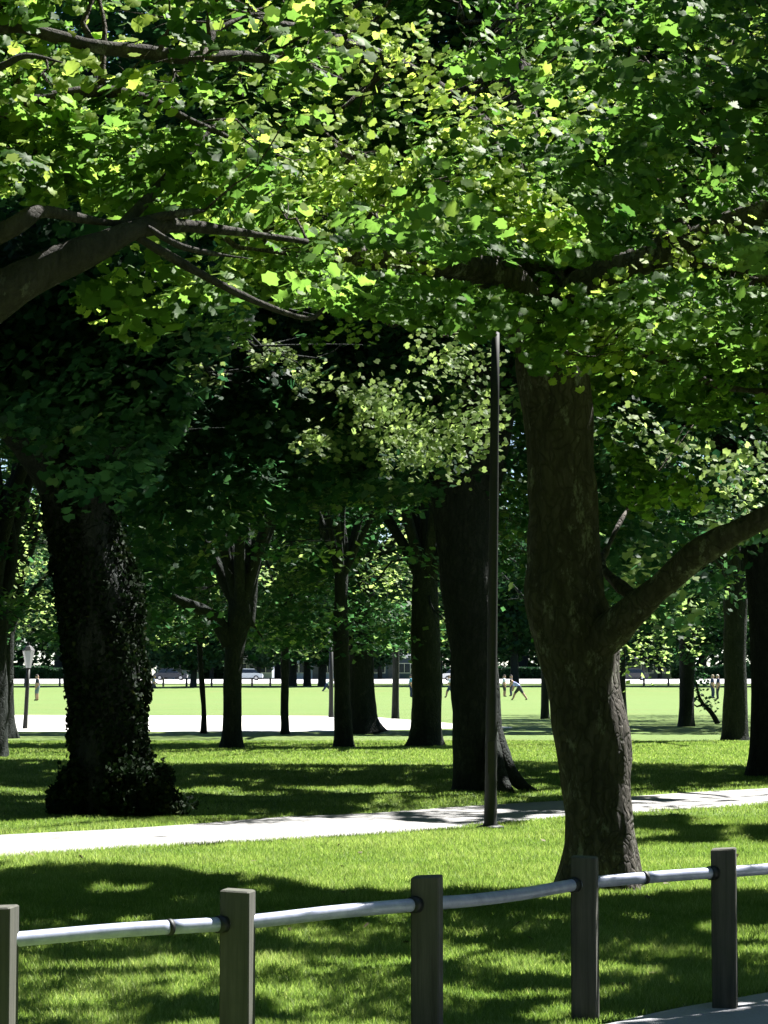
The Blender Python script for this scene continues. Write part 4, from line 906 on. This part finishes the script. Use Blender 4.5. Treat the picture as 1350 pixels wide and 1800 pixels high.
# far-off wood closing the view
n = 42000
C = np.stack([R.uniform(-85, 85, n), R.uniform(384, 400, n), 1 + 30 * R.random(n) ** .9], 1)
hgt = 20 + 14 * vnoise(C[:, 0] * .09, 0 * C[:, 0], 0 * C[:, 0]) ; C[:, 2] = 1 + (C[:, 2] - 1) * hgt / 31
tag(link('woods', leaves_mesh('woods', C, .9 + .5 * R.random(n), np.clip(R.normal(.35, .2, n), 0, 1), 'far', tilt=.9), LEAF3), 'dark green wood closing the view beyond the houses', 'wood', kind='stuff')
# unseen belt of leaves added at the sides and behind to block low sky
n = 26000; side = R.integers(0, 3, n); u = R.random(n)
x_ = np.where(side == 0, -38 - 6 * R.random(n), np.where(side == 1, 38 + 6 * R.random(n), R.uniform(-44, 44, n)))
y_ = np.where(side == 2, -34 - 6 * R.random(n), R.uniform(-40, 110, n))
C = np.stack([x_, y_, .5 + 17 * R.random(n)], 1)
tag(link('woods', leaves_mesh('woods', C, 1.1 + .6 * R.random(n), np.clip(R.normal(.35, .2, n), 0, 1), 'far', tilt=1.4), LEAF3), 'unseen belt of leaves added at the sides and behind to block low sky', 'wood', kind='stuff')
# unseen trees added behind and on both sides to block sky light
def shade_proto():
    root = empty('sky_block_tree', (0, 0, 0), 'x', 'tree', 'unseen trees added to block the sky')
    mb = MB(); top = np.array([0, 0, 3.6]); cc = np.array([0, 0, 7.5])
    ends = [cc + np.array([math.cos(a) * 4, math.sin(a) * 4, R.uniform(-2, 3)]) for a in np.arange(6) * 1.05]
    for p_, r_ in [(np.array([[0, 0, -.2], [0, 0, 1], [.1, 0, 2.4], top]), np.array([.5, .38, .34, .32]))] + radiate(top, .2, ends): mb.tube(p_, r_, 12, sub=3)
    mb.build('trunk', BARKD, root, (0, 0, 0), True)
    C = np.concatenate([clump_leaves(c, r, n_, .5) for c, r, n_ in ellipsoid_clumps(cc, (5.6, 5.6, 5.2), 230, 1.1, 60, .3)]); C = C[C[:, 2] > 1.2]
    link('crown', leaves_mesh('crown', C, .30 + .15 * R.random(len(C)), np.clip(R.normal(.4, .2, len(C)), 0, 1), 'far', tilt=.8), LEAF2, root)
    return root
sp = shade_proto()
for k, (x, y, lab) in enumerate([(15, 8, 'unseen added tree right of the near lawn'), (16.5, 19, 'unseen added tree right of the path'), (18.5, 31, 'unseen added tree right of the far path bend'), (21, 43, 'unseen added tree at the right side of the back lawn'), (24, 57, 'unseen added tree far down the right side'), (-4.5, -9, 'unseen added tree behind the viewer, left of the pavement'), (5.5, -10, 'unseen added tree behind the viewer, right of the pavement'), (-11, 0, 'unseen added tree level with the viewer on the left'), (-12, 11, 'unseen added tree left of the overhanging maple'),
        (13, -2, 'unseen added tree level with the viewer on the right'), (-14, 23, 'unseen added tree left of the pale path'), (0, -17, 'unseen added tree farthest behind the viewer'), (-17, 36, 'unseen added tree left of the ivy-clad tree')]):
    if k == 0: sp.location = (x, y, 0); sp['label'] = lab
    else: copy_tree(sp, (x, y, 0), k * 1.3, 1 + .08 * (k % 3), lab)

# parked cars
CARG = plain('car_glass', (.02, .03, .04), .08); TYRE = plain('tyre', (.02, .02, .02), .9); RIM = plain('rim', (.5, .5, .52), .3, .8)
def car(px, Y, col, label, flip=1):
    c = np.array([PX(px, Y), Y, float(gz(Y)) + .02]); e = empty('parked_car', c, label, 'car', 'cars parked on the far road')
    pm = plain('car_paint', col, .25, .2, .05)
    prof = [(-2.15, .35), (-2.2, .65), (-2.1, .85), (-1.3, .95), (1.15, .95), (2.0, .82), (2.2, .6), (2.15, .32)]
    top = [(-1.6, .94), (-1.15, 1.42), (.35, 1.45), (1.1, .94)]
    def ext(pts, w0, w1, m, nm, par=e):
        n = len(pts); zs = [p_[1] for p_ in pts]; V = []
        for s_ in (-1, 1):
            for (x, z) in pts:
                k = 0 if max(zs) == min(zs) else (z - min(zs)) / (max(zs) - min(zs)); V.append((x * flip, s_ * (w0 + (w1 - w0) * k), z))
        F2 = [tuple(range(n)), tuple(reversed(range(n, 2 * n)))] + [(i, i + n, (i + 1) % n + n, (i + 1) % n) for i in range(n)]
        mb = MB(); mb.add(np.array(V) + c, F2); o = mb.build(nm, m, par, c); o.location = (0, 0, 0); return o
    ext(prof, .84, .84, pm, 'body'); ext(top, .78, .6, CARG, 'window')
    ext([(-1.12, 1.425), (-1.0, 1.47), (.25, 1.49), (.38, 1.44)], .62, .56, pm, 'roof')
    for x in (-1.35, 1.35):
        for s_ in (-1, 1):
            mb = MB(); q = c + [x, s_ * .78, .32]; mb.tube([q + [0, -.1, 0], q + [0, .1, 0]], [.32, .32], 16)
            o = mb.build('wheel', TYRE, e, c); o.location = (0, 0, 0)
            mb = MB(); mb.tube([q + [0, s_ * .10, 0], q + [0, s_ * .115, 0]], [.2, .18], 12); g_ = mb.build('rim', RIM, o, c); g_.location = (0, 0, 0)
    for s_ in (-.6, .6):
        mb = MB(); mb.box(c + [2.17 * flip, s_, .62], (.06, .3, .14)); o = mb.build('headlight', plain('headlight', (.8, .8, .75), .2), e, c); o.location = (0, 0, 0)
car(806, 300, (.75, .76, .78), 'white parked car seen between two broad trunks left of the lamp post')
car(432, 305, (.45, .5, .55), 'silver parked car right of the low forked trunk', -1)
car(300, 310, (.03, .035, .05), 'dark parked car in front of the pale blue-grey house')
car(1110, 306, (.05, .05, .06), 'black parked car right of the big maple', -1)

# ---------------------------------------------------------------- people
def cloth(name, c): return plain(name, c, .85, var=.15)
SKIN = plain('skin', (.42, .25, .18), .6, var=.06)
def person(px, pyfeet, J, shirt, shorts, hairc, label, legs=None, group='people on the far field'):
    Y = GY(pyfeet); b0 = np.array([PX(px, Y), Y, 0.0])
    e = empty('person', b0, label, 'person', group)
    Jp = {k: np.array(v, float) for k, v in J.items()}
    names = list(Jp); idx = {k: i for i, k in enumerate(names)}
    bones = [('pelvis', 'waist'), ('waist', 'chest'), ('chest', 'neck'), ('neck', 'head'), ('head', 'crown'), ('chest', 'shl'), ('shl', 'ell'), ('ell', 'hal'), ('hal', 'fil'), ('chest', 'shr'), ('shr', 'elr'), ('elr', 'har'), ('har', 'fir'),
             ('pelvis', 'hil'), ('hil', 'knl'), ('knl', 'anl'), ('anl', 'tol'), ('pelvis', 'hir'), ('hir', 'knr'), ('knr', 'anr'), ('anr', 'tor')]
    rad = dict(pelvis=.13, waist=.12, chest=.15, neck=.055, head=.095, crown=.075, shl=.065, shr=.065, ell=.045, elr=.045, hal=.03, har=.03, fil=.022, fir=.022, hil=.10, hir=.10, knl=.062, knr=.062, anl=.042, anr=.042, tol=.035, tor=.035)
    me = bpy.data.meshes.new('body'); me.from_pydata([tuple(Jp[k]) for k in names], [(idx[a], idx[b]) for a, b in bones], [])
    ob = bpy.data.objects.new('body_tmp', me); COL.objects.link(ob)
    sk = ob.modifiers.new('skin', 'SKIN'); sk.use_smooth_shade = True
    lay = me.skin_vertices[0].data
    for k in names: lay[idx[k]].radius = (rad[k] * 1.5, rad[k] * 1.5 * (.8 if k in ('chest', 'waist', 'pelvis') else 1))
    lay[idx['pelvis']].use_root = True
    ss = ob.modifiers.new('sub', 'SUBSURF'); ss.levels = 2; ss.render_levels = 2
    dg = bpy.context.evaluated_depsgraph_get(); dg.update()
    m2 = bpy.data.meshes.new_from_object(ob.evaluated_get(dg)); bpy.data.objects.remove(ob)
    m2.name = 'body'; m2.materials.clear()
    o = bpy.data.objects.new('body', m2); COL.objects.link(o); o.parent = e
    for m in (SKIN, shirt, shorts, cloth('shoe', (.05, .05, .05))): m2.materials.append(m)
    segs = [(Jp[a], Jp[b], a, b) for a, b in bones]
    lower = {'hil', 'hir', 'pelvis'}; legm = legs
    for pl in m2.polygons:
        c = np.array(pl.center); best = None
        for a_, b_, na, nb_ in segs:
            t = np.clip((c - a_) @ (b_ - a_) / ((b_ - a_) @ (b_ - a_) + 1e-9), 0, 1); d = np.linalg.norm(c - a_ - t * (b_ - a_))
            if best is None or d < best[0]: best = (d, na, nb_, t)
        _, na, nb_, t = best; mi = 0
        if na in ('chest',) and nb_ != 'neck' or na == 'waist' or (na in ('shl', 'shr') and t < .75) or (na == 'chest' and t < .6) or (na == 'pelvis' and nb_ == 'waist' and t > .55): mi = 1
        elif na in ('pelvis', 'hil', 'hir') or (na == 'pelvis'): mi = 2
        elif na in ('knl', 'knr') and legm: mi = 2
        if na in ('anl', 'anr'): mi = 3
        pl.material_index = mi
    hd = Jp['head']; cr = Jp['crown']; v = cr - hd; v /= np.linalg.norm(v) + 1e-9
    mb = MB(); prof = []
    a0 = hd + v * .02
    mb.tube([a0 + v * .0, a0 + v * .05, a0 + v * .10, a0 + v * .13], [.102, .108, .085, .03], 12, sub=2)
    h_ = mb.build('hair', cloth('hair', hairc), e, (0, 0, 0), True)
    return e
def pose(kind, s=1):
    """joint positions, metres, figure facing +x*s"""
    if kind == 'stand':
        J = dict(pelvis=(0, 0, .95), waist=(0, 0, 1.1), chest=(.01, 0, 1.35), neck=(.01, 0, 1.5), head=(.03, 0, 1.63), crown=(.03, 0, 1.72), shl=(0, .19, 1.40), ell=(-.05, .24, 1.14), hal=(.06, .24, .92), fil=(.1, .24, .84),
                 shr=(0, -.19, 1.40), elr=(-.02, -.24, 1.14), har=(.1, -.22, .94), fir=(.14, -.22, .87), hil=(0, .09, .9), knl=(.03, .11, .5), anl=(-.02, .12, .09), tol=(.12, .13, .05), hir=(0, -.09, .9), knr=(.08, -.11, .5), anr=(.06, -.12, .09), tor=(.2, -.13, .05))
    elif kind == 'walk':
        J = dict(pelvis=(0, 0, .92), waist=(.02, 0, 1.08), chest=(.05, 0, 1.32), neck=(.07, 0, 1.47), head=(.10, 0, 1.59), crown=(.11, 0, 1.68), shl=(.05, .18, 1.37), ell=(-.14, .22, 1.14), hal=(-.10, .22, .93), fil=(-.06, .22, .87),
                 shr=(.05, -.18, 1.37), elr=(.14, -.22, 1.12), har=(.32, -.20, 1.02), fir=(.38, -.19, 1.02), hil=(0, .09, .87), knl=(.26, .1, .52), anl=(.34, .1, .10), tol=(.47, .1, .07), hir=(0, -.09, .87), knr=(-.08, -.1, .46), anr=(-.38, -.1, .15), tor=(-.28, -.1, .04))
    elif kind == 'lean':
        J = dict(pelvis=(0, 0, .90), waist=(.12, 0, 1.02), chest=(.32, 0, 1.16), neck=(.44, 0, 1.24), head=(.54, 0, 1.30), crown=(.62, 0, 1.34), shl=(.34, .18, 1.18), ell=(.40, .2, .92), hal=(.5, .2, .7), fil=(.54, .2, .63),
                 shr=(.34, -.18, 1.18), elr=(.38, -.2, .92), har=(.46, -.2, .68), fir=(.5, -.2, .62), hil=(0, .1, .85), knl=(.3, .2, .5), anl=(.44, .24, .1), tol=(.56, .25, .05), hir=(0, -.1, .85), knr=(-.22, -.2, .5), anr=(-.5, -.24, .1), tor=(-.38, -.25, .05))
    return {k: (x * s, y, z) for k, (x, y, z) in J.items()}
WH = cloth('white_cloth', (.7, .72, .78)); NV = cloth('navy_cloth', (.03, .04, .10)); GY_ = cloth('grey_cloth', (.16, .19, .24)); DKC = cloth('dark_cloth', (.03, .035, .045)); BL = cloth('lavender_cloth', (.40, .42, .75))
person(66, 1232, pose('stand', -1), DKC, GY_, (.03, .02, .015), 'person in dark top and grey shorts standing right of the gravel lamp', group='people on the far field')
person(270, 1220, pose('walk', 1), GY_, DKC, (.25, .18, .1), 'person in dark clothes walking with a long stride right of the ivy trunk', legs=True)
person(913, 1231, pose('lean', -1), BL, DKC, (.05, .03, .02), 'person in a pale lavender shirt bending forward right of the lamp post')
person(886, 1225, pose('stand', 1), WH, DKC, (.05, .03, .02), 'person in a white shirt standing left of the bending person')
person(899, 1224, pose('stand', -1), DKC, NV, (.03, .02, .02), 'person in dark clothes close beside the bending person', legs=True)
person(792, 1227, pose('walk', -1), WH, NV, (.04, .03, .02), 'person in white top and navy shorts seen between trunks left of the lamp post')
person(722, 1226, pose('stand', 1), cloth('teal_cloth', (.10, .30, .42)), NV, (.03, .02, .02), 'person in a teal top half hidden by the broad trunk with spreading feet', legs=True)
person(574, 1221, pose('lean', 1), WH, NV, (.2, .16, .1), 'person in a pale top and navy trousers left of the dark far lamp post', legs=True)
person(1252, 1228, pose('stand', 1), NV, NV, (.35, .28, .18), 'fair-haired person in navy, left one of the pair at the right', legs=True)
person(1262, 1230, pose('stand', -1), NV, DKC, (.45, .42, .36), 'person in navy with pale hair, right one of the pair at the right', legs=True)
